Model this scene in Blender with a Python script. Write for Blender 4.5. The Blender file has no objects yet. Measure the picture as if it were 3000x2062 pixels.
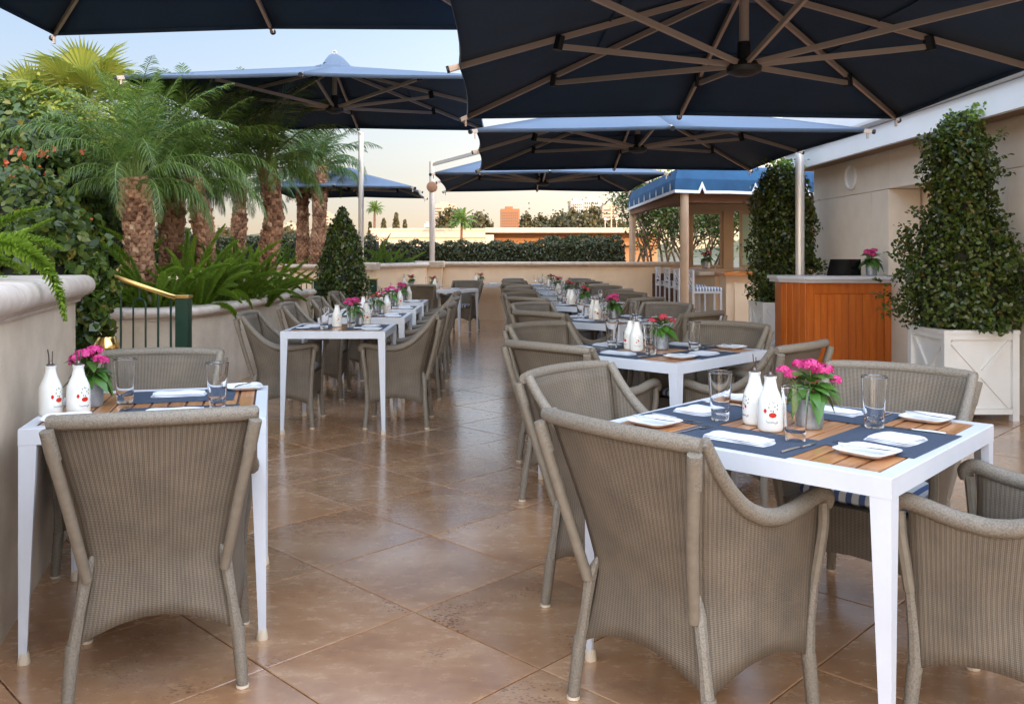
import bpy, math, random
import numpy as np
from mathutils import Vector, Matrix, Quaternion

random.seed(7)
RNG = np.random.default_rng(11)
scene = bpy.context.scene
C = scene.collection
rad = math.radians

# ------------------------------------------------------------------ camera
cam_d = bpy.data.cameras.new('camera')
cam_d.sensor_width = 36.0
cam_d.lens = 36.0 * 2530 / 3000
cam_d.shift_x = (1500 - 1437) / 3000
cam_d.shift_y = -(1031 - 749) / 3000
cam_d.clip_start = 0.05
cam_d.clip_end = 3000
cam = bpy.data.objects.new('camera', cam_d)
cam.location = (0, 0, 1.285)
cam.rotation_euler = (rad(90), 0, 0)
C.objects.link(cam)
scene.camera = cam

# ------------------------------------------------------------------ sky, sun, exposure
SUN_EL, SUN_AZ = 6.0, 146.0          # azimuth clockwise from +Y
world = bpy.data.worlds.new('World')
scene.world = world
world.use_nodes = True
wn = world.node_tree
wn.nodes.clear()
wo = wn.nodes.new('ShaderNodeOutputWorld')
bg = wn.nodes.new('ShaderNodeBackground')
sky = wn.nodes.new('ShaderNodeTexSky')
sky.sky_type = 'NISHITA'
sky.sun_disc = False
sky.sun_elevation = rad(SUN_EL)
sky.sun_rotation = rad(SUN_AZ)
sky.air_density = 1.0
sky.dust_density = 3.2
sky.ozone_density = 1.2
bg.inputs['Strength'].default_value = 0.170
# evening sky: peach horizon to pale blue, brightening smoothly towards the low sun behind the camera, over the Nishita sky
tcw = wn.nodes.new('ShaderNodeTexCoord')
sxyz = wn.nodes.new('ShaderNodeSeparateXYZ')
wn.links.new(tcw.outputs['Generated'], sxyz.inputs[0])
ramp = wn.nodes.new('ShaderNodeValToRGB')
els = ramp.color_ramp.elements
els[0].position = 0.0; els[0].color = (0.76, 0.58, 0.40, 1)
els[1].position = 1.0; els[1].color = (0.28, 0.42, 0.72, 1)
for pos, c in ((0.025, (0.74, 0.62, 0.46)), (0.055, (0.70, 0.66, 0.58)), (0.12, (0.66, 0.71, 0.73)), (0.20, (0.55, 0.68, 0.86)), (0.30, (0.40, 0.57, 0.85))):
    e = els.new(pos); e.color = (*c, 1)
wn.links.new(sxyz.outputs[2], ramp.inputs[0])
dotn = wn.nodes.new('ShaderNodeVectorMath'); dotn.operation = 'DOT_PRODUCT'
dotn.inputs[1].default_value = (math.sin(rad(SUN_AZ)), math.cos(rad(SUN_AZ)), 0.06)
wn.links.new(tcw.outputs['Generated'], dotn.inputs[0])
hm = wn.nodes.new('ShaderNodeMath'); hm.operation = 'MULTIPLY_ADD'; hm.use_clamp = True
hm.inputs[1].default_value = 0.5; hm.inputs[2].default_value = 0.5
wn.links.new(dotn.outputs['Value'], hm.inputs[0])
pw = wn.nodes.new('ShaderNodeMath'); pw.operation = 'POWER'; pw.inputs[1].default_value = 1.35
wn.links.new(hm.outputs[0], pw.inputs[0])
glow = wn.nodes.new('ShaderNodeMix'); glow.data_type = 'RGBA'
glow.inputs[6].default_value = (1, 1, 1, 1)
glow.inputs[7].default_value = (12.6, 10.2, 8.0, 1)
glow.clamp_factor = True
wn.links.new(pw.outputs[0], glow.inputs[0])
mul = wn.nodes.new('ShaderNodeVectorMath'); mul.operation = 'MULTIPLY'
wn.links.new(ramp.outputs[0], mul.inputs[0]); wn.links.new(glow.outputs[2], mul.inputs[1])
nis = wn.nodes.new('ShaderNodeVectorMath'); nis.operation = 'MULTIPLY_ADD'
nis.inputs[1].default_value = (0.03, 0.03, 0.03)
wn.links.new(sky.outputs[0], nis.inputs[0]); wn.links.new(mul.outputs[0], nis.inputs[2])
wn.links.new(nis.outputs[0], bg.inputs['Color'])
wn.links.new(bg.outputs[0], wo.inputs['Surface'])

sd = bpy.data.lights.new('sun', 'SUN')
sd.energy = 0.8
sd.angle = rad(0.6)
sd.color = (1.0, 0.62, 0.34)
sun = bpy.data.objects.new('sun', sd)
sv = Vector((math.sin(rad(SUN_AZ)) * math.cos(rad(SUN_EL)), math.cos(rad(SUN_AZ)) * math.cos(rad(SUN_EL)), math.sin(rad(SUN_EL))))
sun.rotation_euler = sv.to_track_quat('Z', 'Y').to_euler()
sun.location = sv * 50
C.objects.link(sun)

scene.view_settings.view_transform = 'Standard'
scene.view_settings.look = 'None'
scene.view_settings.gamma = 1.0
scene.view_settings.exposure = 2.55
scene.view_settings.use_curve_mapping = False
try:
    scene.cycles.max_bounces = 8
    scene.cycles.transparent_max_bounces = 12
    scene.cycles.sample_clamp_indirect = 6
except Exception:
    pass


# ------------------------------------------------------------------ materials
def mat(name, col, rough=0.6, metal=0.0, spec=0.5, noise=None, bump=0.0, scale=20.0, var=0.0, coat=0.0, trans=0.0, ior=1.45):
    """noise: a second colour mixed in by fractal noise; var: brightness change per object"""
    m = bpy.data.materials.new(name)
    m.use_nodes = True
    nt = m.node_tree
    b = nt.nodes['Principled BSDF']
    b.inputs['Base Color'].default_value = (*col, 1)
    b.inputs['Roughness'].default_value = rough
    b.inputs['Metallic'].default_value = metal
    b.inputs['Specular IOR Level'].default_value = spec
    b.inputs['Coat Weight'].default_value = coat
    b.inputs['Transmission Weight'].default_value = trans
    b.inputs['IOR'].default_value = ior
    out = None
    if noise or bump:
        tc = nt.nodes.new('ShaderNodeTexCoord')
        nz = nt.nodes.new('ShaderNodeTexNoise')
        nz.inputs['Scale'].default_value = scale
        nz.inputs['Detail'].default_value = 6
        nz.inputs['Roughness'].default_value = 0.6
        nt.links.new(tc.outputs['Object'], nz.inputs['Vector'])
        if noise:
            mx = nt.nodes.new('ShaderNodeMix')
            mx.data_type = 'RGBA'
            mx.inputs[6].default_value = (*col, 1)
            mx.inputs[7].default_value = (*noise, 1)
            rp = nt.nodes.new('ShaderNodeMapRange')
            rp.inputs[1].default_value = 0.35
            rp.inputs[2].default_value = 0.65
            nt.links.new(nz.outputs[0], rp.inputs[0])
            nt.links.new(rp.outputs[0], mx.inputs[0])
            out = mx.outputs[2]
        if bump:
            bp = nt.nodes.new('ShaderNodeBump')
            bp.inputs['Strength'].default_value = bump
            bp.inputs['Distance'].default_value = 0.01
            nt.links.new(nz.outputs[0], bp.inputs['Height'])
            nt.links.new(bp.outputs[0], b.inputs['Normal'])
    if var:
        oi = nt.nodes.new('ShaderNodeObjectInfo')
        mr = nt.nodes.new('ShaderNodeMapRange')
        mr.inputs[3].default_value = 1 - var
        mr.inputs[4].default_value = 1 + var
        nt.links.new(oi.outputs['Random'], mr.inputs[0])
        hs = nt.nodes.new('ShaderNodeHueSaturation')
        hs.inputs['Color'].default_value = (*col, 1)
        if out:
            nt.links.new(out, hs.inputs['Color'])
        nt.links.new(mr.outputs[0], hs.inputs['Value'])
        out = hs.outputs[0]
    if out:
        nt.links.new(out, b.inputs['Base Color'])
    return m


def leaf_mat(name, c1, c2, rough=0.45, transl=0.3, c3=None):
    """leaf colour picked per leaf (mesh island)"""
    m = bpy.data.materials.new(name)
    m.use_nodes = True
    nt = m.node_tree
    b = nt.nodes['Principled BSDF']
    o = nt.nodes['Material Output']
    g = nt.nodes.new('ShaderNodeNewGeometry')
    r = nt.nodes.new('ShaderNodeValToRGB')
    r.color_ramp.elements[0].color = (*c1, 1)
    r.color_ramp.elements[1].color = (*c2, 1)
    if c3:
        e = r.color_ramp.elements.new(0.93)
        e.color = (*c2, 1)
        r.color_ramp.elements[-1].color = (*c3, 1)
    nt.links.new(g.outputs['Random Per Island'], r.inputs[0])
    nt.links.new(r.outputs[0], b.inputs['Base Color'])
    b.inputs['Roughness'].default_value = rough
    t = nt.nodes.new('ShaderNodeBsdfTranslucent')
    nt.links.new(r.outputs[0], t.inputs['Color'])
    mx = nt.nodes.new('ShaderNodeMixShader')
    mx.inputs[0].default_value = transl
    nt.links.new(b.outputs[0], mx.inputs[1])
    nt.links.new(t.outputs[0], mx.inputs[2])
    nt.links.new(mx.outputs[0], o.inputs['Surface'])
    return m


def wicker_mat():
    m = bpy.data.materials.new('loom_wicker')
    m.use_nodes = True
    nt = m.node_tree
    N, Lk = nt.nodes, nt.links
    b = N['Principled BSDF']
    tc = N.new('ShaderNodeTexCoord')
    sp = N.new('ShaderNodeSeparateXYZ')
    Lk.new(tc.outputs['UV'], sp.inputs[0])

    def wav(src, per, ph=0.0):
        a = N.new('ShaderNodeMath'); a.operation = 'MULTIPLY_ADD'
        a.inputs[1].default_value = 2 * math.pi / per
        a.inputs[2].default_value = ph
        Lk.new(src, a.inputs[0])
        s = N.new('ShaderNodeMath'); s.operation = 'SINE'
        Lk.new(a.outputs[0], s.inputs[0])
        h = N.new('ShaderNodeMath'); h.operation = 'MULTIPLY_ADD'
        h.inputs[1].default_value = 0.5; h.inputs[2].default_value = 0.5
        Lk.new(s.outputs[0], h.inputs[0])
        return h.outputs[0]
    rib = wav(sp.outputs[0], 0.0135)
    rib2 = wav(sp.outputs[0], 0.0045)
    row = wav(sp.outputs[1], 0.0052)
    nz = N.new('ShaderNodeTexNoise')
    nz.inputs['Scale'].default_value = 9
    nz.inputs['Detail'].default_value = 5
    Lk.new(tc.outputs['UV'], nz.inputs['Vector'])
    nz2 = N.new('ShaderNodeTexNoise')
    nz2.inputs['Scale'].default_value = 260
    nz2.inputs['Detail'].default_value = 2
    Lk.new(tc.outputs['UV'], nz2.inputs['Vector'])
    # height = rib*0.5 + row*rib2*0.35
    m1 = N.new('ShaderNodeMath'); m1.operation = 'MULTIPLY'
    Lk.new(rib2, m1.inputs[0]); Lk.new(row, m1.inputs[1])
    m2 = N.new('ShaderNodeMath'); m2.operation = 'MULTIPLY_ADD'
    Lk.new(m1.outputs[0], m2.inputs[0]); m2.inputs[1].default_value = 0.62
    m3 = N.new('ShaderNodeMath'); m3.operation = 'MULTIPLY'
    Lk.new(rib, m3.inputs[0]); m3.inputs[1].default_value = 0.26
    Lk.new(m3.outputs[0], m2.inputs[2])
    m4 = N.new('ShaderNodeMath'); m4.operation = 'MULTIPLY_ADD'
    Lk.new(nz2.outputs[0], m4.inputs[0]); m4.inputs[1].default_value = 0.35
    Lk.new(m2.outputs[0], m4.inputs[2])
    cr = N.new('ShaderNodeValToRGB')
    cr.color_ramp.elements[0].position = 0.12
    cr.color_ramp.elements[0].color = (0.082, 0.062, 0.043, 1)
    cr.color_ramp.elements[1].position = 0.95
    cr.color_ramp.elements[1].color = (0.262, 0.208, 0.148, 1)
    Lk.new(m4.outputs[0], cr.inputs[0])
    mx = N.new('ShaderNodeMix'); mx.data_type = 'RGBA'; mx.blend_type = 'MULTIPLY'
    mx.inputs[0].default_value = 0.6
    Lk.new(cr.outputs[0], mx.inputs[6])
    r2 = N.new('ShaderNodeValToRGB')
    r2.color_ramp.elements[0].position = 0.3
    r2.color_ramp.elements[0].color = (0.62, 0.6, 0.6, 1)
    r2.color_ramp.elements[1].position = 0.7
    r2.color_ramp.elements[1].color = (1.15, 1.1, 1.05, 1)
    Lk.new(nz.outputs[0], r2.inputs[0])
    Lk.new(r2.outputs[0], mx.inputs[7])
    Lk.new(mx.outputs[2], b.inputs['Base Color'])
    bp = N.new('ShaderNodeBump')
    bp.inputs['Strength'].default_value = 0.4
    bp.inputs['Distance'].default_value = 0.003
    Lk.new(m4.outputs[0], bp.inputs['Height'])
    Lk.new(bp.outputs[0], b.inputs['Normal'])
    b.inputs['Roughness'].default_value = 0.6
    b.inputs['Specular IOR Level'].default_value = 0.35
    return m


def tile_mat():
    m = bpy.data.materials.new('travertine_tile')
    m.use_nodes = True
    nt = m.node_tree
    N, Lk = nt.nodes, nt.links
    b = N['Principled BSDF']
    g = N.new('ShaderNodeNewGeometry')
    oi = N.new('ShaderNodeObjectInfo')
    isl = g.outputs['Random Per Island']
    add = N.new('ShaderNodeMath'); add.operation = 'ADD'
    Lk.new(oi.outputs['Random'], add.inputs[0]); Lk.new(isl, add.inputs[1])
    k = N.new('ShaderNodeMath'); k.operation = 'MULTIPLY'; k.inputs[1].default_value = 37.0
    Lk.new(add.outputs[0], k.inputs[0])
    cmb = N.new('ShaderNodeCombineXYZ'); Lk.new(k.outputs[0], cmb.inputs[2])
    va = N.new('ShaderNodeVectorMath'); va.operation = 'ADD'
    Lk.new(g.outputs['Position'], va.inputs[0]); Lk.new(cmb.outputs[0], va.inputs[1])
    mp = N.new('ShaderNodeMapping')
    mp.inputs['Rotation'].default_value = (0, 0, rad(6))
    mp.inputs['Scale'].default_value = (1.0, 1.7, 1.0)
    Lk.new(va.outputs[0], mp.inputs['Vector'])
    n1 = N.new('ShaderNodeTexNoise'); n1.inputs['Scale'].default_value = 2.2; n1.inputs['Detail'].default_value = 9
    n1.inputs['Roughness'].default_value = 0.62; n1.inputs['Distortion'].default_value = 0.8
    Lk.new(mp.outputs[0], n1.inputs['Vector'])
    n2 = N.new('ShaderNodeTexNoise'); n2.inputs['Scale'].default_value = 14; n2.inputs['Detail'].default_value = 7
    n2.inputs['Roughness'].default_value = 0.7
    Lk.new(mp.outputs[0], n2.inputs['Vector'])
    cr = N.new('ShaderNodeValToRGB')
    e = cr.color_ramp.elements
    e[0].position = 0.33; e[0].color = (0.29, 0.125, 0.052, 1)
    e[1].position = 0.70; e[1].color = (0.56, 0.325, 0.17, 1)
    q = cr.color_ramp.elements.new(0.5); q.color = (0.41, 0.20, 0.088, 1)
    mixf = N.new('ShaderNodeMath'); mixf.operation = 'MULTIPLY_ADD'
    mixf.inputs[1].default_value = 0.38
    Lk.new(n2.outputs[0], mixf.inputs[0])
    hf = N.new('ShaderNodeMath'); hf.operation = 'MULTIPLY'; hf.inputs[1].default_value = 0.64
    Lk.new(n1.outputs[0], hf.inputs[0]); Lk.new(hf.outputs[0], mixf.inputs[2])
    Lk.new(mixf.outputs[0], cr.inputs[0])
    # worn, paler patches
    n3 = N.new('ShaderNodeTexNoise'); n3.inputs['Scale'].default_value = 1.1; n3.inputs['Detail'].default_value = 8
    Lk.new(g.outputs['Position'], n3.inputs['Vector'])
    r3 = N.new('ShaderNodeMapRange'); r3.inputs[1].default_value = 0.46; r3.inputs[2].default_value = 0.72
    r3.inputs[4].default_value = 0.32
    Lk.new(n3.outputs[0], r3.inputs[0])
    mw = N.new('ShaderNodeMix'); mw.data_type = 'RGBA'
    mw.inputs[7].default_value = (0.46, 0.33, 0.235, 1)
    Lk.new(r3.outputs[0], mw.inputs[0]); Lk.new(cr.outputs[0], mw.inputs[6])
    # pits in clusters
    vo = N.new('ShaderNodeTexVoronoi'); vo.inputs['Scale'].default_value = 58
    Lk.new(mp.outputs[0], vo.inputs['Vector'])
    n4 = N.new('ShaderNodeTexNoise'); n4.inputs['Scale'].default_value = 3.3; n4.inputs['Detail'].default_value = 4
    Lk.new(va.outputs[0], n4.inputs['Vector'])
    thr = N.new('ShaderNodeMapRange'); thr.inputs[1].default_value = 0.52; thr.inputs[2].default_value = 0.72
    thr.inputs[3].default_value = 0.0; thr.inputs[4].default_value = 0.42
    Lk.new(n4.outputs[0], thr.inputs[0])
    lt = N.new('ShaderNodeMath'); lt.operation = 'LESS_THAN'
    Lk.new(vo.outputs['Distance'], lt.inputs[0]); Lk.new(thr.outputs[0], lt.inputs[1])
    mp2 = N.new('ShaderNodeMix'); mp2.data_type = 'RGBA'
    mp2.inputs[7].default_value = (0.14, 0.06, 0.03, 1)
    l2 = N.new('ShaderNodeMath'); l2.operation = 'MULTIPLY'; l2.inputs[1].default_value = 0.75
    Lk.new(lt.outputs[0], l2.inputs[0])
    Lk.new(l2.outputs[0], mp2.inputs[0]); Lk.new(mw.outputs[2], mp2.inputs[6])
    hs = N.new('ShaderNodeHueSaturation')
    vr = N.new('ShaderNodeMapRange'); vr.inputs[3].default_value = 0.86; vr.inputs[4].default_value = 1.14
    fr = N.new('ShaderNodeMath'); fr.operation = 'FRACT'
    Lk.new(add.outputs[0], fr.inputs[0]); Lk.new(fr.outputs[0], vr.inputs[0])
    Lk.new(vr.outputs[0], hs.inputs['Value']); Lk.new(mp2.outputs[2], hs.inputs['Color'])
    Lk.new(hs.outputs[0], b.inputs['Base Color'])
    rr = N.new('ShaderNodeMapRange'); rr.inputs[1].default_value = 0.3; rr.inputs[2].default_value = 0.7
    rr.inputs[3].default_value = 0.17; rr.inputs[4].default_value = 0.32
    b.inputs['Coat Weight'].default_value = 0.9
    b.inputs['Coat Roughness'].default_value = 0.17
    Lk.new(n2.outputs[0], rr.inputs[0])
    Lk.new(rr.outputs[0], b.inputs['Roughness'])
    b.inputs['Specular IOR Level'].default_value = 0.75
    bp = N.new('ShaderNodeBump'); bp.inputs['Strength'].default_value = 0.2; bp.inputs['Distance'].default_value = 0.004
    sub = N.new('ShaderNodeMath'); sub.operation = 'SUBTRACT'
    Lk.new(n1.outputs[0], sub.inputs[0]); Lk.new(l2.outputs[0], sub.inputs[1])
    Lk.new(sub.outputs[0], bp.inputs['Height'])
    Lk.new(bp.outputs[0], b.inputs['Normal'])
    return m


def wood_mat(name, c1, c2, scale=(40, 2.0, 2.0), rough=0.35, coat=0.4, var=0.12, grain=0.6):
    m = bpy.data.materials.new(name)
    m.use_nodes = True
    nt = m.node_tree
    N, Lk = nt.nodes, nt.links
    b = N['Principled BSDF']
    tc = N.new('ShaderNodeTexCoord')
    oi = N.new('ShaderNodeObjectInfo')
    mu = N.new('ShaderNodeMath'); mu.operation = 'MULTIPLY'; mu.inputs[1].default_value = 31
    Lk.new(oi.outputs['Random'], mu.inputs[0])
    cb = N.new('ShaderNodeCombineXYZ'); Lk.new(mu.outputs[0], cb.inputs[0]); Lk.new(mu.outputs[0], cb.inputs[1])
    va = N.new('ShaderNodeVectorMath'); va.operation = 'ADD'
    Lk.new(tc.outputs['Object'], va.inputs[0]); Lk.new(cb.outputs[0], va.inputs[1])
    mp = N.new('ShaderNodeMapping'); mp.inputs['Scale'].default_value = scale
    Lk.new(va.outputs[0], mp.inputs['Vector'])
    nz = N.new('ShaderNodeTexNoise'); nz.inputs['Scale'].default_value = 1.6; nz.inputs['Detail'].default_value = 8
    nz.inputs['Distortion'].default_value = 0.5
    Lk.new(mp.outputs[0], nz.inputs['Vector'])
    cr = N.new('ShaderNodeValToRGB')
    cr.color_ramp.elements[0].position = 0.32; cr.color_ramp.elements[0].color = (*c1, 1)
    cr.color_ramp.elements[1].position = 0.68; cr.color_ramp.elements[1].color = (*c2, 1)
    Lk.new(nz.outputs[0], cr.inputs[0])
    hs = N.new('ShaderNodeHueSaturation')
    vr = N.new('ShaderNodeMapRange'); vr.inputs[3].default_value = 1 - var; vr.inputs[4].default_value = 1 + var
    Lk.new(oi.outputs['Random'], vr.inputs[0]); Lk.new(vr.outputs[0], hs.inputs['Value'])
    Lk.new(cr.outputs[0], hs.inputs['Color']); Lk.new(hs.outputs[0], b.inputs['Base Color'])
    b.inputs['Roughness'].default_value = rough
    b.inputs['Coat Weight'].default_value = coat
    b.inputs['Coat Roughness'].default_value = 0.12
    bp = N.new('ShaderNodeBump'); bp.inputs['Strength'].default_value = 0.15; bp.inputs['Distance'].default_value = 0.002
    Lk.new(nz.outputs[0], bp.inputs['Height']); Lk.new(bp.outputs[0], b.inputs['Normal'])
    return m


def stripe_mat():
    m = bpy.data.materials.new('striped_cushion_fabric')
    m.use_nodes = True
    nt = m.node_tree
    N, Lk = nt.nodes, nt.links
    b = N['Principled BSDF']
    tc = N.new('ShaderNodeTexCoord'); sp = N.new('ShaderNodeSeparateXYZ')
    Lk.new(tc.outputs['Object'], sp.inputs[0])
    a = N.new('ShaderNodeMath'); a.operation = 'MULTIPLY'; a.inputs[1].default_value = 2 * math.pi / 0.045
    Lk.new(sp.outputs[0], a.inputs[0])
    s = N.new('ShaderNodeMath'); s.operation = 'SINE'; Lk.new(a.outputs[0], s.inputs[0])
    g = N.new('ShaderNodeMath'); g.operation = 'GREATER_THAN'; g.inputs[1].default_value = 0.1
    Lk.new(s.outputs[0], g.inputs[0])
    mx = N.new('ShaderNodeMix'); mx.data_type = 'RGBA'
    mx.inputs[6].default_value = (0.62, 0.60, 0.56, 1); mx.inputs[7].default_value = (0.08, 0.12, 0.24, 1)
    Lk.new(g.outputs[0], mx.inputs[0]); Lk.new(mx.outputs[2], b.inputs['Base Color'])
    b.inputs['Roughness'].default_value = 0.85
    return m


def clap_mat(name, col, col2, scale, var=0.0):
    return mat(name, col, 0.85, noise=col2, bump=0.25, scale=scale, var=var)


M = {
    'wicker': wicker_mat(),
    'tile': tile_mat(),
    'cane': mat('painted_cane', (0.215, 0.173, 0.125), 0.42, noise=(0.18, 0.142, 0.10), bump=0.15, scale=40),
    'grout': mat('grout', (0.045, 0.022, 0.012), 0.9),
    'cushion': stripe_mat(),
    'white': mat('white_powder_coat', (0.61, 0.61, 0.635), 0.4, noise=(0.57, 0.57, 0.585), scale=6),
    'planterwhite': mat('white_planter_paint', (0.80, 0.78, 0.75), 0.4, noise=(0.76, 0.74, 0.70), scale=5),
    'footcap': mat('cream_plastic', (0.62, 0.50, 0.36), 0.5),
    'teak': wood_mat('teak_slat', (0.34, 0.125, 0.038), (0.56, 0.25, 0.09), scale=(30, 2, 2), rough=0.3, coat=0.55),
    'podium': wood_mat('cherry_plank', (0.44, 0.088, 0.008), (0.60, 0.150, 0.016), scale=(14, 14, 1.2), rough=0.32, coat=0.5, var=0.1),
    'counterwood': wood_mat('counter_wood', (0.36, 0.11, 0.02), (0.5, 0.17, 0.04), scale=(2, 20, 20)),
    'mat': mat('woven_placemat', (0.058, 0.076, 0.112), 0.75, noise=(0.042, 0.058, 0.09), bump=0.6, scale=350),
    'linen': mat('white_linen', (0.72, 0.72, 0.75), 0.85, bump=0.15, scale=90),
    'china': mat('white_china', (0.80, 0.79, 0.77), 0.15, coat=0.3),
    'ceramic': mat('cream_ceramic', (0.78, 0.75, 0.68), 0.14, coat=0.5),
    'steel': mat('stainless_steel', (0.62, 0.62, 0.62), 0.18, metal=1.0),
    'darksteel': mat('dark_pourer_metal', (0.16, 0.13, 0.11), 0.3, metal=0.8),
    'glass': mat('clear_glass', (1, 1, 1), 0.0, trans=1.0, ior=1.25),
    'zinc': mat('zinc_pot', (0.36, 0.38, 0.40), 0.42, metal=0.6, noise=(0.26, 0.28, 0.30), bump=0.2, scale=40),
    'soil': mat('dark_soil', (0.035, 0.020, 0.012), 0.95, noise=(0.09, 0.05, 0.03), bump=1.0, scale=60),
    'redprint': mat('red_print', (0.55, 0.02, 0.01), 0.3),
    'greenprint': mat('green_print', (0.12, 0.14, 0.06), 0.4),
    'ink': mat('grey_ink', (0.16, 0.15, 0.15), 0.5),
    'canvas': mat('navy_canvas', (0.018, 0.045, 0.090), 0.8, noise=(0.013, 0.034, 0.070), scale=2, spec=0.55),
    'canvastop': mat('skylit_canvas_top', (0.115, 0.150, 0.205), 0.8, noise=(0.10, 0.135, 0.19), scale=2),  # skylight on the canopy tops put into a paler copy of the canvas
    'rib': mat('champagne_aluminium', (0.50, 0.38, 0.30), 0.4, metal=0.25),
    'pole': mat('brushed_aluminium', (0.42, 0.385, 0.36), 0.3, metal=0.6),
    'whitepole': mat('pale_anodised_mast', (0.74, 0.72, 0.70), 0.3, metal=0.3),
    'black': mat('black_plastic', (0.012, 0.012, 0.013), 0.45),
    'stucco': mat('beige_stucco', (0.82, 0.62, 0.42), 0.9, noise=(0.73, 0.54, 0.36), bump=0.3, scale=2),
    'stuccofine': mat('grey_beige_stucco', (0.66, 0.54, 0.41), 0.9, noise=(0.55, 0.44, 0.33), bump=0.5, scale=5),
    'coping': mat('cast_stone_coping', (0.66, 0.56, 0.47), 0.7, noise=(0.54, 0.43, 0.35), bump=0.3, scale=12, var=0.04),
    'coping2': mat('tan_stone_coping', (0.56, 0.44, 0.33), 0.75, noise=(0.47, 0.35, 0.25), bump=0.3, scale=12, var=0.05),
    'buildingwall': mat('pale_limestone', (0.86, 0.77, 0.65), 0.85, noise=(0.81, 0.715, 0.595), bump=0.12, scale=5, var=0.03),
    'buildingtrim': mat('white_cornice_paint', (0.84, 0.83, 0.82), 0.7, noise=(0.8, 0.79, 0.77), scale=2),
    'iron': mat('dark_green_iron', (0.012, 0.045, 0.025), 0.4),
    'brass': mat('polished_brass', (0.78, 0.50, 0.17), 0.2, metal=1.0),
    'bark': mat('palm_bark', (0.30, 0.13, 0.065), 0.9, noise=(0.14, 0.06, 0.03), bump=1.0, scale=30, var=0.1),
    'barktip': leaf_mat('palm_boot', (0.13, 0.055, 0.028), (0.46, 0.245, 0.135), 0.9, 0.0, c3=(0.60, 0.42, 0.27)),
    'branch': mat('brown_branch', (0.16, 0.09, 0.05), 0.85, noise=(0.1, 0.05, 0.03), bump=0.6, scale=20),
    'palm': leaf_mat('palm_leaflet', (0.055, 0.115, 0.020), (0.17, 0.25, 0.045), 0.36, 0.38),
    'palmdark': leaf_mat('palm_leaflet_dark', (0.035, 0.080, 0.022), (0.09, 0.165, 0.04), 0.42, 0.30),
    'rachis': mat('frond_rachis', (0.13, 0.17, 0.04), 0.5),
    'fern': leaf_mat('foxtail_needles', (0.15, 0.255, 0.018), (0.29, 0.41, 0.045), 0.5, 0.45),
    'fan': leaf_mat('fan_palm_leaf', (0.20, 0.24, 0.035), (0.30, 0.33, 0.06), 0.5, 0.4),
    'ivy': leaf_mat('ivy_leaf', (0.020, 0.042, 0.008), (0.105, 0.150, 0.022), 0.28, 0.25, c3=(0.20, 0.11, 0.03)),
    'ivylight': leaf_mat('ivy_new_leaf', (0.13, 0.22, 0.02), (0.22, 0.34, 0.04), 0.35, 0.4),
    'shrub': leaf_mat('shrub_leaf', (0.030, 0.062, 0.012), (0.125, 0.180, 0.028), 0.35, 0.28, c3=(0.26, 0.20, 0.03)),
    'shrublight': leaf_mat('sunlit_yellow_green_leaf', (0.17, 0.20, 0.02), (0.36, 0.37, 0.05), 0.4, 0.45),  # yellow-green leaf with golden sunlight put into its colour
    'hedge': leaf_mat('hedge_leaf', (0.024, 0.032, 0.010), (0.072, 0.078, 0.018), 0.45, 0.15, c3=(0.13, 0.09, 0.04)),
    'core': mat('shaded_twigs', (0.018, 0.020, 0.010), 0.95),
    'pink': leaf_mat('pink_petal', (0.62, 0.02, 0.16), (0.80, 0.10, 0.36), 0.5, 0.3),
    'rose': leaf_mat('rose_petal', (0.55, 0.03, 0.06), (0.75, 0.12, 0.16), 0.5, 0.3),
    'orange': leaf_mat('orange_red_petal', (0.50, 0.07, 0.02), (0.65, 0.18, 0.06), 0.5, 0.3),
    'potleaf': leaf_mat('kalanchoe_leaf', (0.045, 0.125, 0.02), (0.10, 0.22, 0.035), 0.3, 0.25),
    'bluecanvas': mat('royal_blue_canvas', (0.008, 0.068, 0.150), 0.75, noise=(0.005, 0.045, 0.11), scale=3),
    'whitetrim': mat('white_canvas_trim', (0.72, 0.70, 0.68), 0.8),
    'kioskwood': mat('tan_kiosk_paint', (0.50, 0.34, 0.22), 0.6, noise=(0.45, 0.30, 0.19), scale=4),
    'darkwood': mat('dark_brown_wood', (0.085, 0.035, 0.020), 0.5),
    'soffit': mat('brown_awning_lining', (0.20, 0.095, 0.05), 0.8),
    'curtain': mat('pale_green_blind', (0.42, 0.56, 0.42), 0.5, noise=(0.34, 0.5, 0.4), scale=3),
    'pane': mat('window_pane', (0.92, 0.96, 0.95), 0.02, trans=1.0, ior=1.1),
    'soffitshade': mat('shade_tinted_soffit', (0.36, 0.23, 0.14), 0.9, noise=(0.30, 0.19, 0.11), scale=4),  # shade under the eaves put into the soffit's tan colour
    'screen': mat('black_glossy_screen', (0.004, 0.004, 0.005), 0.12),
    'ground': mat('ground', (0.16, 0.13, 0.09), 0.95, noise=(0.10, 0.10, 0.05), scale=0.05),
    'farwall': mat('pale_painted_parapet', (0.56, 0.43, 0.295), 0.85),
    'farorange': mat('tan_recessed_wall', (0.38, 0.20, 0.10), 0.9),
    'towerbrown': mat('brown_tower_concrete', (0.26, 0.11, 0.045), 0.85),
    'towerpale': mat('pale_tower_concrete', (0.42, 0.33, 0.23), 0.85),
    'towerwhite': mat('white_tower_concrete', (0.47, 0.42, 0.35), 0.85),
    'window': mat('tower_window_glass', (0.10, 0.075, 0.06), 0.3),
    'treefar': leaf_mat('far_tree_leaf', (0.055, 0.050, 0.018), (0.13, 0.105, 0.035), 0.6, 0.2),
}


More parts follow.
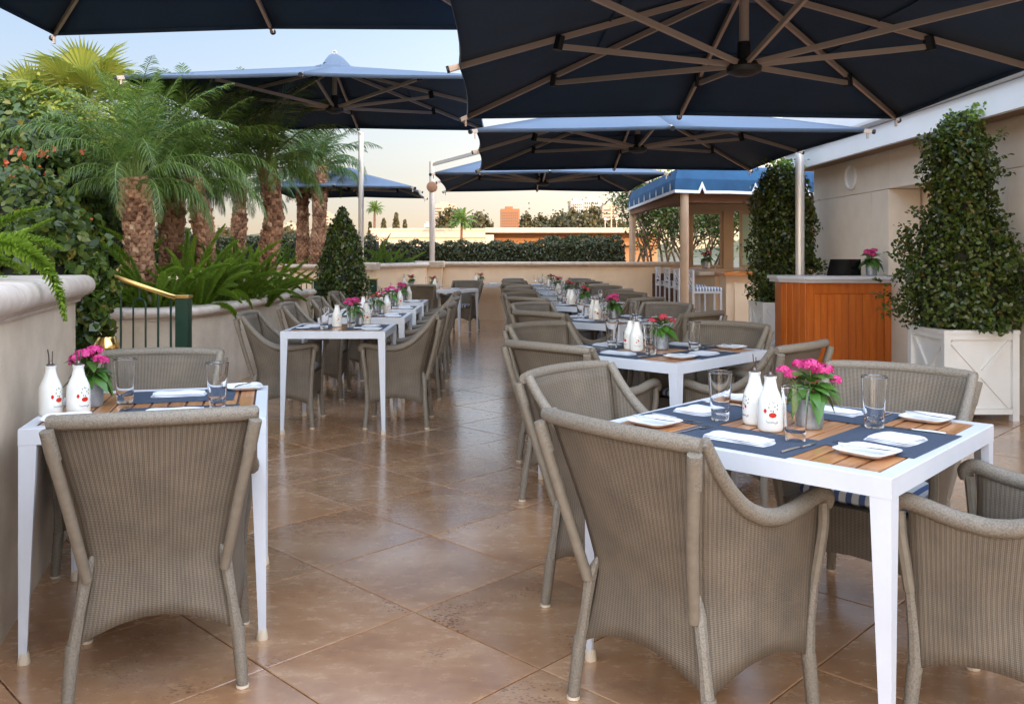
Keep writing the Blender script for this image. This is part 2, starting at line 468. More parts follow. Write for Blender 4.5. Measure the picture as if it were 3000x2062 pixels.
# ------------------------------------------------------------------ geometry helpers
class G:
    """collects verts / faces / uvs"""

    def __init__(s):
        s.v, s.f, s.uv = [], [], []

    def add(s, vs, fs, uvs=None):
        o = len(s.v)
        s.v.extend([tuple(v) for v in vs])
        for i, f in enumerate(fs):
            s.f.append(tuple(a + o for a in f))
            s.uv.append(uvs[i] if uvs else None)
        return s

    def box(s, x0, y0, z0, x1, y1, z1):
        vs = [(x0, y0, z0), (x1, y0, z0), (x1, y1, z0), (x0, y1, z0), (x0, y0, z1), (x1, y0, z1), (x1, y1, z1), (x0, y1, z1)]
        return s.add(vs, [(0, 3, 2, 1), (4, 5, 6, 7), (0, 1, 5, 4), (1, 2, 6, 5), (2, 3, 7, 6), (3, 0, 4, 7)])

    def cbox(s, x0, y0, z0, x1, y1, z1, c=0.004):
        """box with chamfered top and vertical edges (outline octagon)"""
        def ring(z, k, e):
            return [(x0 + e + k, y0 + e, z), (x1 - e - k, y0 + e, z), (x1 - e, y0 + e + k, z), (x1 - e, y1 - e - k, z),
                    (x1 - e - k, y1 - e, z), (x0 + e + k, y1 - e, z), (x0 + e, y1 - e - k, z), (x0 + e, y0 + e + k, z)]
        vs = ring(z0, c, 0) + ring(z1 - c, c, 0) + ring(z1, c * .6, c)
        fs = [tuple(reversed(range(8))), tuple(range(16, 24))]
        for r in (0, 8):
            for i in range(8):
                j = (i + 1) % 8
                fs.append((r + i, r + j, r + 8 + j, r + 8 + i))
        return s.add(vs, fs)

    def prism(s, pts, z0, z1):
        n = len(pts)
        vs = [(p[0], p[1], z0) for p in pts] + [(p[0], p[1], z1) for p in pts]
        fs = [tuple(reversed(range(n))), tuple(range(n, 2 * n))] + [(i, (i + 1) % n, n + (i + 1) % n, n + i) for i in range(n)]
        return s.add(vs, fs)

    def grid(s, P, U=None, flip=False):
        """P: nested list [i][j] of points"""
        ni, nj = len(P), len(P[0])
        vs = [p for r in P for p in r]
        fs, uvs = [], []
        for i in range(ni - 1):
            for j in range(nj - 1):
                q = [(i, j), (i + 1, j), (i + 1, j + 1), (i, j + 1)]
                if flip:
                    q = q[::-1]
                fs.append(tuple(a * nj + b for a, b in q))
                if U:
                    uvs.append([U[a][b] for a, b in q])
        return s.add(vs, fs, uvs if U else None)

    def tube(s, pts, r, n=8, caps=True, squash=1.0, up=None):
        pts = [Vector(p) for p in pts]
        if not hasattr(r, '__len__'):
            r = [r] * len(pts)
        m = len(pts)
        tg = []
        for i in range(m):
            a = pts[max(0, i - 1)]
            b = pts[min(m - 1, i + 1)]
            t = (b - a)
            tg.append(t.normalized() if t.length > 1e-9 else Vector((0, 0, 1)))
        ref = Vector(up) if up else (Vector((0, 0, 1)) if abs(tg[0].z) < .9 else Vector((1, 0, 0)))
        nn = (ref - tg[0] * ref.dot(tg[0])).normalized()
        vs, uv = [], []
        for i in range(m):
            nn = (nn - tg[i] * nn.dot(tg[i]))
            nn = nn.normalized() if nn.length > 1e-6 else tg[i].orthogonal().normalized()
            bb = tg[i].cross(nn)
            for k in range(n):
                a = 2 * math.pi * (k + .5) / n
                vs.append(pts[i] + nn * (math.cos(a) * r[i]) + bb * (math.sin(a) * r[i] * squash))
        fs = []
        for i in range(m - 1):
            for k in range(n):
                k2 = (k + 1) % n
                fs.append((i * n + k, i * n + k2, (i + 1) * n + k2, (i + 1) * n + k))
        if caps:
            fs.append(tuple(reversed(range(n))))
            fs.append(tuple(range((m - 1) * n, m * n)))
        return s.add(vs, fs)

    def lathe(s, prof, n=20, cx=0, cy=0, cz=0, close=False):
        vs = []
        for (r, z) in prof:
            for k in range(n):
                a = 2 * math.pi * k / n
                vs.append((cx + r * math.cos(a), cy + r * math.sin(a), cz + z))
        fs = []
        m = len(prof)
        for i in range(m - 1 if not close else m):
            i2 = (i + 1) % m
            for k in range(n):
                k2 = (k + 1) % n
                fs.append((i * n + k, i * n + k2, i2 * n + k2, i2 * n + k))
        if not close:
            if prof[0][0] > 1e-6:
                fs.append(tuple(reversed(range(n))))
            if prof[-1][0] > 1e-6:
                fs.append(tuple(range((m - 1) * n, m * n)))
        return s.add(vs, fs)

    def xf(s, mtx):
        s.v = [tuple(mtx @ Vector(v)) for v in s.v]
        return s

    def mesh(s, name, material, smooth=False):
        me = bpy.data.meshes.new(name)
        me.from_pydata(s.v, [], s.f)
        if any(u is not None for u in s.uv):
            ul = me.uv_layers.new(name='UVMap')
            k = 0
            for fi, f in enumerate(s.f):
                u = s.uv[fi]
                for c in range(len(f)):
                    ul.data[k].uv = u[c] if u else (0, 0)
                    k += 1
        me.materials.append(material)
        if smooth:
            me.polygons.foreach_set('use_smooth', [True] * len(me.polygons))
            try:
                me.set_sharp_from_angle(angle=rad(40))
            except Exception:
                pass
        me.update()
        return me


def quads_mesh(name, V, material, per=4, extra=None):
    """V: (n, per, 3) array, each row one polygon"""
    n = V.shape[0]
    me = bpy.data.meshes.new(name)
    me.vertices.add(n * per)
    me.vertices.foreach_set('co', np.ascontiguousarray(V.reshape(-1), dtype=np.float32))
    me.loops.add(n * per)
    me.loops.foreach_set('vertex_index', np.arange(n * per, dtype=np.int32))
    me.polygons.add(n)
    me.polygons.foreach_set('loop_start', np.arange(0, n * per, per, dtype=np.int32))
    me.polygons.foreach_set('loop_total', np.full(n, per, dtype=np.int32))
    me.update(calc_edges=True)
    me.materials.append(material)
    return me


def put(name, me, parent=None, loc=None, rot=None, scl=None):
    o = bpy.data.objects.new(name, me)
    C.objects.link(o)
    if parent:
        o.parent = parent
        KIDS.setdefault(parent.name, []).append(o)
    if loc is not None:
        o.location = loc
    if rot is not None:
        o.rotation_euler = rot
    if scl is not None:
        o.scale = scl if hasattr(scl, '__len__') else (scl,) * 3
    return o


def part(name, g, material, parent, smooth=False, loc=None, rot=None, label=None):
    o = put(name, g.mesh(name, material, smooth), parent, loc, rot)
    if label:
        o['label'] = label
    return o


def tag(o, label=None, cat=None, group=None, kind=None):
    if label: o['label'] = label
    if cat: o['category'] = cat
    if group: o['group'] = group
    if kind: o['kind'] = kind
    return o


def thing(name, label, cat, loc=(0, 0, 0), rz=0.0, group=None):
    o = bpy.data.objects.new(name, None)
    o.empty_display_size = 0.1
    C.objects.link(o)
    o.location = loc
    o.rotation_euler = (0, 0, rz)
    return tag(o, label, cat, group)


KIDS = {}


def copy_tree(o, parent=None):
    c = o.copy()
    C.objects.link(c)
    c.parent = parent
    for ch in KIDS.get(o.name, ()):
        copy_tree(ch, c)
    return c


def copy_thing(o, label, loc, rz=0.0, group=None, scl=None):
    c = copy_tree(o)
    c.location = loc
    c.rotation_euler = (0, 0, rz)
    c['label'] = label
    if scl: c.scale = (scl,) * 3
    if group: c['group'] = group
    return c


first_use = {}


def place(proto, label, loc, rz=0.0, group=None, scl=None):
    """the first placement moves the prototype itself, later ones are copies"""
    if proto.name not in first_use:
        first_use[proto.name] = 1
        TODO.append((proto, label, loc, rz, group, scl))
        return proto
    return copy_thing(proto, label, loc, rz, group, scl)


TODO = []


def finish_protos():
    for proto, label, loc, rz, group, scl in TODO:
        proto.location = loc
        proto.rotation_euler = (0, 0, rz)
        proto['label'] = label
        if scl: proto.scale = (scl,) * 3
        if group: proto['group'] = group


def sweep(g, path, prof, closed=False):
    """profile [(offset to the right of the path, z)] swept along a plan path with mitres"""
    n, m = len(path), len(prof)
    P = [Vector((p[0], p[1])) for p in path]
    vs = []
    for i in range(n):
        d0 = (P[i] - P[i - 1]).normalized() if i > 0 else None
        d1 = (P[i + 1] - P[i]).normalized() if i < n - 1 else None
        d0 = d0 or d1
        d1 = d1 or d0
        t = (d0 + d1).normalized()
        r = Vector((t.y, -t.x))
        k = 1 / max(.4, t.dot(d0))
        zo = path[i][2] if len(path[i]) > 2 else 0
        for (o, z) in prof:
            vs.append((P[i].x + r.x * o * k, P[i].y + r.y * o * k, z + zo))
    fs = []
    for i in range(n - 1):
        for j in range(m):
            j2 = (j + 1) % m
            fs.append((i * m + j, (i + 1) * m + j, (i + 1) * m + j2, i * m + j2))
    fs.append(tuple(range(m)))
    fs.append(tuple(reversed(range((n - 1) * m, n * m))))
    return g.add(vs, fs)


def smooth_path(pts, k=4):
    out = []
    n = len(pts)
    for i in range(n - 1):
        p0, p1, p2, p3 = (Vector(pts[max(0, i - 1)]), Vector(pts[i]), Vector(pts[i + 1]), Vector(pts[min(n - 1, i + 2)]))
        for j in range(k):
            t = j / k
            out.append(tuple(0.5 * ((2 * p1) + (p2 - p0) * t + (2 * p0 - 5 * p1 + 4 * p2 - p3) * t * t + (3 * p1 - p0 - 3 * p2 + p3) * t ** 3)))
    out.append(tuple(pts[-1]))
    return out


def leaves(centers, normals, size, aspect=0.55, jitter=0.9, fold=0.25, rng=RNG):
    """each leaf: pointed 6-corner blade, returned as (n,6,3)"""
    n = len(centers)
    nrm = normals + rng.normal(0, jitter, (n, 3))
    nrm /= np.linalg.norm(nrm, axis=1, keepdims=True) + 1e-9
    t = rng.normal(0, 1, (n, 3))
    t -= nrm * np.sum(t * nrm, axis=1, keepdims=True)
    t /= np.linalg.norm(t, axis=1, keepdims=True) + 1e-9
    b = np.cross(nrm, t)
    L = size * rng.uniform(.65, 1.25, (n, 1))
    W = L * aspect * .5
    V = np.zeros((n, 6, 3))
    V[:, 0] = centers - t * L * .5
    V[:, 1] = centers - t * L * .18 + b * W * .9 + nrm * W * fold
    V[:, 2] = centers + t * L * .18 + b * W * .8 + nrm * W * fold
    V[:, 3] = centers + t * L * .5 - nrm * L * .12
    V[:, 4] = centers + t * L * .18 - b * W * .8 + nrm * W * fold
    V[:, 5] = centers - t * L * .18 - b * W * .9 + nrm * W * fold
    return V


def blob_points(n, cen, rad3, clumps=40, clump_r=0.35, shell=0.75, rng=RNG):
    """points in clumps near the surface of an ellipsoid"""
    d = rng.normal(0, 1, (clumps, 3))
    d /= np.linalg.norm(d, axis=1, keepdims=True)
    rr = rng.uniform(shell, 1.05, (clumps, 1))
    cc = d * rr
    idx = rng.integers(0, clumps, n)
    off = rng.normal(0, clump_r, (n, 3)) * .5
    p = cc[idx] + off
    nrm = cc[idx] + off * 1.2
    nrm /= np.linalg.norm(nrm, axis=1, keepdims=True) + 1e-9
    return np.array(cen) + p * np.array(rad3), nrm


def lathe_points(n, prof, cx, cy, rng=RNG, rough=0.06, depth=0.14, sq=0.0):
    """points near the surface of a turned shape; prof [(z, r)]"""
    z0, z1 = prof[0][0], prof[-1][0]
    zs_ = np.array([p[0] for p in prof])
    rs_ = np.array([p[1] for p in prof])
    zz = rng.uniform(z0, z1, n * 3)
    keep = rng.uniform(0, rs_.max(), n * 3) < np.interp(zz, zs_, rs_) + .05
    zz = zz[keep][:n]
    n = len(zz)
    a = rng.uniform(0, 2 * np.pi, n)
    r = np.interp(zz, zs_, rs_)
    lump = 1 + rough * (np.sin(a * 3 + zz * 9) + np.sin(a * 5 - zz * 13) + np.sin(a * 9 + zz * 23) * .7 + np.sin(a * 17 - zz * 41) * .5)
    if sq:
        q = 1.0 / np.maximum(np.abs(np.cos(a)), np.abs(np.sin(a)))
        lump *= 1 + (np.minimum(q, 1.3) - 1) * sq
    rr = r * lump * (1 - rng.uniform(0, 1, n) ** 2 * depth * 2) + rng.normal(0, .012, n)
    P = np.stack([cx + rr * np.cos(a), cy + rr * np.sin(a), zz + rng.normal(0, .01, n)], 1)
    N_ = np.stack([np.cos(a), np.sin(a), np.full(n, .25)], 1)
    return P, N_


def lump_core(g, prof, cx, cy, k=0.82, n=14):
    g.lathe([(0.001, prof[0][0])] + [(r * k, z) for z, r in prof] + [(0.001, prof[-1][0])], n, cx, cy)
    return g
# ================================================================== SETTING
H0 = 1.285


def px(x, y, Y):
    """photo point (2322-wide view) at depth Y"""
    return ((x - 1112) / 1958 * Y, Y, H0 - (y - 580) / 1958 * Y)


gr = put('ground', G().add([(-900, -60, -.02), (900, -60, -.02), (900, 1500, -.02), (-900, 1500, -.02)], [(0, 1, 2, 3)]).mesh('ground', M['ground']))
tag(gr, kind='structure')

# terrace floor: mortar bed with stone tiles laid on the diagonal
floor = put('terrace_floor', G().box(-4.6, -3.9, -.018, 5.2, 22.5, 0.0).mesh('terrace_floor', M['grout']))
tag(floor, kind='structure')
TS = 0.602
ox, oy = -0.272, 3.10
tl = []
for i in range(-30, 31):
    for j in range(-30, 31):
        cx = ox + TS * .70711 * ((i + .5) + (j + .5))
        cy = oy + TS * .70711 * (-(i + .5) + (j + .5))
        if -4.5 < cx < 5.0 and -3.6 < cy < 22.2:
            vis = cy > 1.9 and abs(cx + .0) < cy * .66 + .5
            tl.append((0 if vis else 1, math.hypot(cx, cy), cx, cy))
tl.sort()


def tile_geo(g, cx=0, cy=0):
    h = TS / 2 - .0022
    c = .003
    r2 = .70711
    def rot(x, y):
        return (cx + (x - y) * r2, cy + (x + y) * r2)
    lo = [rot(-h, -h), rot(h, -h), rot(h, h), rot(-h, h)]
    k = h - c
    hi = [rot(-k, -k), rot(k, -k), rot(k, k), rot(-k, k)]
    vs = [(*p, .0005) for p in lo] + [(*p, .0055) for p in lo] + [(*p, .0075) for p in hi]
    fs = [(0, 3, 2, 1), (8, 9, 10, 11)]
    for r in (0, 4):
        for i in range(4):
            j = (i + 1) % 4
            fs.append((r + i, r + j, r + 4 + j, r + 4 + i))
    return g.add(vs, fs)


tile_me = tile_geo(G()).mesh('tile', M['tile'])
for k, (v, d, cx, cy) in enumerate(tl[:290]):
    put('tile', tile_me, floor, (cx, cy, 0))
gj = G()
for (v, d, cx, cy) in tl[290:]:
    tile_geo(gj, cx, cy)
o = part('tile', gj, M['tile'], floor)
o['kind'] = 'stuff'
FZ = 0.0075


# ---- walls with coping stones
def coping_profile(zt, th, out=0.05, h=0.10):
    """offset 0 = outer face, wall lies at negative offsets"""
    r = h * .39
    nose = [(out - r * .6 + r * math.sin(rad(q)), zt - r * .97 + r * math.cos(rad(q)) ) for q in range(0, 181, 20)]
    nose = [(x, z) for x, z in reversed(nose)]
    return [(.0, zt - h), (.012, zt - h), (.015, zt - h * .90), (out * .45, zt - h * .84)] + nose + [(-th + .02, zt + .001), (-th - out * .6, zt - h * .3), (-th - .01, zt - h)]


def coped_wall(name, label, path, zt, th, wallmat, copmat, stone=1.1, h=0.10, out=.05, step=.05):
    w = thing(name, label, 'wall', (0, 0, 0))
    part('wall_body', sweep(G(), path, [(0, 0.0), (0, zt - h), (-th, zt - h), (-th, 0.0)]), wallmat, w, smooth=False)
    # cut the path into coping stones
    P = [Vector(p[:2]) for p in path]
    seg = [0]
    for i in range(1, len(P)):
        seg.append(seg[-1] + (P[i] - P[i - 1]).length)
    tot = seg[-1]
    n = max(1, round(tot / stone))

    def at(d):
        d = min(max(d, 0), tot)
        for i in range(1, len(P)):
            if d <= seg[i] + 1e-9:
                return P[i - 1].lerp(P[i], (d - seg[i - 1]) / max(1e-9, seg[i] - seg[i - 1]))
        return P[-1]
    for k in range(n):
        a, b = tot * k / n + .003, tot * (k + 1) / n - .003
        if k == 0: a = -0.0
        pts = [at(a)] + [P[i] for i in range(len(P)) if a + .02 < seg[i] < b - .02] + [at(b)]
        if k == 0:
            pts[0] = pts[0] + (pts[0] - pts[1]).normalized() * out
        if k == n - 1:
            pts[-1] = pts[-1] + (pts[-1] - pts[-2]).normalized() * out
        part('coping_stone', sweep(G(), [tuple(p) for p in pts], coping_profile(zt, th, out, h)), copmat, w, smooth=True)
    return w


# wall A: near left planter wall (outer face towards the tables)
pa = [(-3.3, 4.62), (-2.6, 4.42), (-2.0, 4.13)]
coped_wall('planter_wall', 'low stuccoed planter wall with rounded coping at left edge beside nearest table',
           [(-.8, .1), (-1.06, 1.0), (-1.33, 1.9), (-1.6, 2.81), (-1.79, 3.45), (-1.98, 4.12)], 1.19, .34, M['stuccofine'], M['coping'], 1.3, h=.125, out=.06)
# wall B: curved planter wall
pb = smooth_path([(-4.3, 7.75), (-3.6, 7.5), (-3.05, 7.42), (-2.72, 7.62), (-2.6, 8.2), (-2.56, 9.0), (-2.53, 10.2), (-2.5, 11.2), (-2.5, 12.0)], 4)
coped_wall('planter_wall', 'curved stuccoed planter wall holding back the ferns and date palms', pb, .82, .3, M['stuccofine'], M['coping'], 1.2, h=.10, out=.06)
# far walls
coped_wall('garden_wall', 'low wall with stone coping beyond the second stair, left of the cone shrub', [(-7.5, 15.4), (-2.75, 14.2)], 1.14, .3, M['stucco'], M['coping2'], 1.2)
coped_wall('garden_wall', 'short receding wall between cone shrub and end wall, under second umbrella post', [(-1.95, 13.85), (-1.2, 17.0)], 1.15, .35, M['stucco'], M['coping'], 1.1)
coped_wall('end_wall', 'long beige wall with coping closing the far end of the terrace', [(-1.2, 17.2), (3.85, 17.2)], 1.16, .35, M['stucco'], M['coping2'], 1.05, h=.11)
for (x, y, s, lab) in ((-2.08, 13.75, .24, 'square stone pier with cap beside the cone shaped shrub'), (-1.22, 17.12, .27, 'square stone pier where the receding wall meets the end wall')):
    t = thing('wall_pier', lab, 'pillar', (x, y, 0), group=None)
    part('shaft', G().box(-s, -s, 0, s, s, 1.06), M['stucco'], t)
    part('cap', G().cbox(-s - .05, -s - .05, 1.06, s + .05, s + .05, 1.175, .02), M['coping2'], t)

# planting beds
bedA = put('planting_bed', G().prism([(-2.28, 3.98), (-2.0, 2.7), (-1.65, 1.6), (-4.5, 1.0), (-6, 5.4), (-3.2, 4.5)], .0, 1.0).mesh('bed', M['soil']))
tag(bedA, kind='structure')
bedB = put('planting_bed', G().prism([(-2.86, 12.0), (-2.88, 9.0), (-2.95, 8.2), (-3.2, 7.75), (-4.3, 8.05), (-9, 9.6), (-9, 13.2), (-3.6, 13.4)], .0, .70).mesh('bed', M['soil']))
tag(bedB, kind='structure')
bedC = put('planting_bed', G().prism([(-1.6, 17.6), (3.4, 17.6), (9, 18.0), (9, 27), (-14, 27), (-14, 16), (-7.4, 15.75), (-2.3, 14.5), (-2.2, 14.6)], .0, .92).mesh('bed', M['soil']))
tag(bedC, kind='structure')
stair = G()
for k in range(4):
    stair.box(-3.2 - .33 * k - .33, 5.2, 0, -3.2 - .33 * k + .0, 7.3, .15 * (k + 1))
st = thing('stair', 'short flight of stone steps behind the green iron railing at left', 'stairs')
for k in range(4):
    part('step', G().box(-3.2 - .33 * (k + 1), 5.2, 0, -3.2 - .33 * k, 7.3, .15 * (k + 1)), M['coping'], st)
st2 = thing('stair', 'far flight of stone steps behind the cone shaped shrub', 'stairs')
for k in range(4):
    part('step', G().box(-2.35, 12.6 + .32 * k, 0, -1.75 - .15 * k, 12.6 + .32 * (k + 1), .15 * (k + 1)), M['coping'], st2)


# ---- railings
def railing(label, a, b, za, zb, nb, post=True, arch=(2, 3), lamp=False):
    t = thing('railing', label, 'railing', (a[0], a[1], 0))
    A, B = Vector((0, 0, za)), Vector((b[0] - a[0], b[1] - a[1], zb))
    part('handrail', G().tube([A + Vector((.0, 0, 0)), A.lerp(B, .06) + Vector((0, 0, -.01)), B], .021, 8, squash=.7), M['brass'], t, True)
    if post:
        part('post', G().box(-.05, -.05, 0, .05, .05, za + .01), M['iron'], t)
        part('post_cap', G().cbox(-.06, -.06, za + .01, .06, .06, za + .035, .006), M['brass'], t)
    d = (B - A)
    for k in range(1, nb + 1):
        f = k / (nb + 1)
        p = A.lerp(B, f)
        base = max(0, (zb - za) * f)
        if k in arch and k + 1 <= nb:
            q = A.lerp(B, (k + 1) / (nb + 1))
            w = (q - p) * .5
            mid = (p + q) * .5
            top = min(p.z, q.z) - .16
            pts = [(p.x, p.y, base + .05), (p.x, p.y, top)]
            for s in range(1, 8):
                an = math.pi * s / 8
                pts.append((mid.x - math.cos(an) * w.x, mid.y - math.cos(an) * w.y, top + math.sin(an) * w.length))
            pts += [(q.x, q.y, top), (q.x, q.y, base + .05)]
            part('baluster', G().tube(pts, .008, 6), M['iron'], t, True)
            part('baluster', G().tube([(mid.x, mid.y, top + w.length), (mid.x, mid.y, (p.z + q.z) / 2 - .02)], .008, 6), M['iron'], t)
        elif (k - 1) in arch:
            continue
        else:
            part('baluster', G().tube([(p.x, p.y, base + .05), (p.x, p.y, p.z - .015)], .009, 6), M['iron'], t)
    part('bottom_rail', G().tube([(A.x, A.y, .08), (B.x, B.y, .08 + zb - za)], .012, 6), M['iron'], t)
    return t


railing('dark green iron railing with sloping brass handrail left of the curved planter wall', (-2.47, 6.95), (-4.4, 7.45), .935, 1.50, 16, arch=(3, 8, 13))
railing('far iron railing with brass handrail left of the cone shaped shrub', (-2.42, 12.1), (-3.5, 13.5), .92, 1.25, 9, arch=(3, 6))
railing('far iron railing whose end post shows right of the cone shaped shrub', (-1.66, 12.25), (-2.5, 13.8), .93, 1.25, 7, arch=(2, 5))
lamp = thing('wall_lamp', 'round brass lantern half hidden by the vine at the wall corner', 'lamp', (-1.90, 4.27, .80))
part('globe', G().lathe([(.001, -.05), (.035, -.045), (.06, 0), (.06, .05), (.04, .085), (.001, .09)], 16), M['brass'], lamp, True)
part('bracket', G().tube([(0, 0, -.04), (0, .06, -.1), (-.04, .1, -.12)], .012, 8), M['brass'], lamp, True)

# ================================================================== RIGHT BUILDING (low wing)
XW = 4.25
wing = thing('low_wing_building', 'pale limestone building wall with deep white cornice along right side', 'building')
part('wall', G().box(XW, 9.22, 2.0, XW + 6, 11.35, 2.56), M['buildingwall'], wing)
gp = G()
part('wall', G().box(XW + .36, -3.5, 0, XW + 6, 11.3, 2.0), M['buildingwall'], wing)
part('wall_panel', G().box(XW, 9.63, 0, XW + .34, 11.35, 1.994), M['buildingwall'], wing)
part('wall_panel', G().box(XW, 9.22, 0, XW + .34, 9.624, 1.994), M['buildingwall'], wing)
for y0, y1 in ((-3.5, .9), (.906, 3.3), (3.306, 5.6), (5.606, 7.1), (7.106, 7.95)):
    part('wall_panel', G().box(XW, y0, 0, XW + .34, y1, 1.994), M['buildingwall'], wing)
for y0, y1 in ((-3.5, 1.5), (1.506, 4.2), (4.206, 6.85), (6.856, 9.214)):
    part('wall_panel', G().box(XW, y0, 2.0, XW + .34, y1, 2.56), M['buildingwall'], wing)
part('soffit', G().box(3.99, -3.5, 2.41, XW + 6, 11.57, 2.557), M['soffitshade'], wing)
cor = G()
part('fascia', sweep(G(), [(3.93, 11.62), (3.93, -3.5)], [(0, 2.385), (.0, 2.565), (-.03, 2.575), (-.03, 2.615), (-.055, 2.615), (-.055, 2.385)]), M['buildingtrim'], wing)
part('cornice', sweep(G(), [(3.93, 11.62), (3.93, -3.5)], [(0, 2.622), (.075, 2.632), (.085, 2.66), (.085, 3.10), (.05, 3.13), (-5.5, 3.13), (-5.5, 2.612)]), M['buildingtrim'], wing)
part('speaker_ring', G().lathe([(.155, 0), (.155, .02), (.135, .03), (.125, .02), (.125, .004), (.001, .004)], 28), M['buildingtrim'], wing, True, loc=(XW - .001, 10.16, 2.21), rot=(0, rad(-90), 0))
# upper storey set back
part('penthouse_wall', G().box(5.6, -3.5, 3.13, 12, 11.0, 3.6), M['buildingwall'], wing)

# unseen block behind the camera, placed and sized to keep sun off the terrace
blocker = thing('sun_blocker', 'unseen pale block added far behind the terrace to block the sun', 'building', (36, -52, 0), rad(34))
part('facade', G().box(-26, -16, 0, 30, 0, 13.5), M['buildingwall'], blocker)
for k in range(10):
    for r in range(2):
        part('window', G().box(-24 + k * 5.4, -.02, 1.6 + r * 4.6, -21.4 + k * 5.4, .06, 4.2 + r * 4.6), M['window'], blocker)

# ================================================================== KIOSK
ki = thing('bar_kiosk', 'tan wooden bar kiosk under a blue scalloped awning at the far right', 'kiosk')
KA, KB, KC, KD = (2.75, 12.9), (8.0, 14.3), (8.0, 18.0), (2.86, 18.0)
for (x, y) in ((2.93, 13.05), (2.93, 17.85), (7.9, 14.5)):
    part('post', G().lathe([(.065, 0), (.065, 2.3)], 12, x, y), M['kioskwood'], ki, True)
zb, zt_ = 2.27, 2.72
c0 = [KA, KB, KC, KD]
c1 = [(3.25, 13.75), (8.0, 15.1), (8.0, 17.4), (3.25, 17.4)]
mid = [((a_[0] * .84 + b_[0] * .16), (a_[1] * .84 + b_[1] * .16)) for a_, b_ in zip(c0, c1)]
ring = [[(p[0], p[1], zb) for p in c0], [(p[0] + (.02 if i in (0, 3) else 0), p[1] + .02, zb + .17) for i, p in enumerate(c0)], [(p[0], p[1], zb + .33) for p in mid], [(p[0], p[1], zt_) for p in c1]]
part('awning', G().add([p for r in ring for p in r], [(r * 4 + i, r * 4 + (i + 1) % 4, r * 4 + 4 + (i + 1) % 4, r * 4 + 4 + i) for r in range(3) for i in (0, 3)] + [(12, 13, 14, 15)]), M['bluecanvas'], ki)
part('awning_lining', G().add([(KA[0] + .03, KA[1] + .03, zb + .03), (KB[0], KB[1] + .03, zb + .03), (KC[0], KC[1], zb + .03), (KD[0] + .03, KD[1], zb + .03)], [(3, 2, 1, 0)]), M['soffit'], ki)


def scallop(a, b, n, parent):
    a, b = Vector(a), Vector(b)
    d = (b - a) / n
    o = Vector(((b - a).normalized().y, -(b - a).normalized().x, 0)) * .012
    for k in range(n):
        p = a + d * k
        pts = [(0, 0), (.43, -.005), (.5, .13), (.57, -.005), (1, 0)]
        up = [(p + d * u + Vector((0, 0, z)) + o) for u, z in pts]
        lo = [p + Vector((0, 0, -.045)) + o, p + d * .455 + Vector((0, 0, -.05)) + o, p + d * .5 + Vector((0, 0, .05)) + o, p + d * .545 + Vector((0, 0, -.05)) + o, p + d + Vector((0, 0, -.045)) + o]
        bk = [q - o * .8 for q in up] + [q - o * .8 for q in lo]
        g = G().add(up + lo + bk, [(i, i + 1, 6 + i, 5 + i) for i in range(4)] + [(10 + i, 15 + i, 16 + i, 11 + i) for i in range(4)])
        part('scallop_trim', g, M['whitetrim'], parent)


scallop((*KA, zb), (*KB, zb), 6, ki)
scallop((*KD, zb), (*KA, zb), 8, ki)
part('beam', G().prism([(3.0, 13.2), (8, 14.55), (8, 14.67), (3.0, 13.32)], 2.10, 2.28), M['soffit'], ki)
part('beam', G().box(2.88, 13.2, 2.12, 2.98, 17.8, 2.27), M['soffit'], ki)
WY = 17.05
for (x0, x1) in ((3.86, 3.95), (4.60, 4.80), (5.45, 5.6), (6.4, 6.5)):
    part('window_post', G().box(x0, WY, .0, x1, WY + .09, 2.3), M['kioskwood'], ki)
part('window_head', G().box(3.88, WY - .01, 2.16, 7.8, WY + .1, 2.3), M['kioskwood'], ki)
part('lower_wall', G().box(3.951, WY + .01, 0, 7.8, WY + .08, 1.0), M['kioskwood'], ki)
for (x0, x1, mt) in ((3.96, 4.59, 'pane'), (4.93, 5.44, 'curtain'), (5.7, 6.38, 'curtain')):
    f = part('window_frame', G().box(x0, WY + .02, 1.05, x0 + .05, WY + .07, 2.155).box(x1 - .05, WY + .02, 1.05, x1, WY + .07, 2.155).box(x0 + .05, WY + .02, 1.05, x1 - .05, WY + .07, 1.10).box(x0 + .05, WY + .02, 2.10, x1 - .05, WY + .07, 2.155), M['kioskwood'], ki)
    part('pane', G().box(x0 + .05, WY + .04, 1.10, x1 - .05, WY + .046, 2.10), M[mt], f)
part('sill', G().cbox(3.86, WY - .32, .99, 7.8, WY - .002, 1.03, .008), M['kioskwood'], ki)
part('counter_base', G().box(3.82, 14.0, 0, 7.9, 14.4, .959), M['stucco'], ki)
for x0 in (3.95, 4.62, 5.35, 6.15):
    part('base_panel', G().box(x0, 13.975, .14, x0 + .55, 13.998, .84), M['stucco'], ki)
part('counter_top', G().cbox(3.76, 13.88, .96, 7.9, 14.5, 1.02, .012), M['counterwood'], ki)
part('counter_base', G().box(3.78, 14.52, 0, 4.0, 16.7, .955), M['stucco'], ki)
part('counter_top', G().cbox(3.50, 14.51, .956, 4.05, 16.72, 1.015, .012), M['coping2'], ki)
dr = thing('cabinet_door', 'dark brown low door in the end wall behind the bar stools', 'door', (3.45, 17.13, 0))
part('leaf', G().box(-.23, 0, 0, .25, .06, .93), M['darkwood'], dr)
part('handle', G().box(-.20, -.02, .62, -.17, -.002, .72), M['black'], dr)
# ================================================================== CHAIR
Z_ = [.17, .28, .40, .55, .70, .84]
W_ = [.222, .203, .184, .206, .238, .268]
Y_ = [-.215, -.200, -.190, -.222, -.262, -.300]


def cw(z): return float(np.interp(z, Z_, W_))
def cy(z): return float(np.interp(z, Z_, Y_))


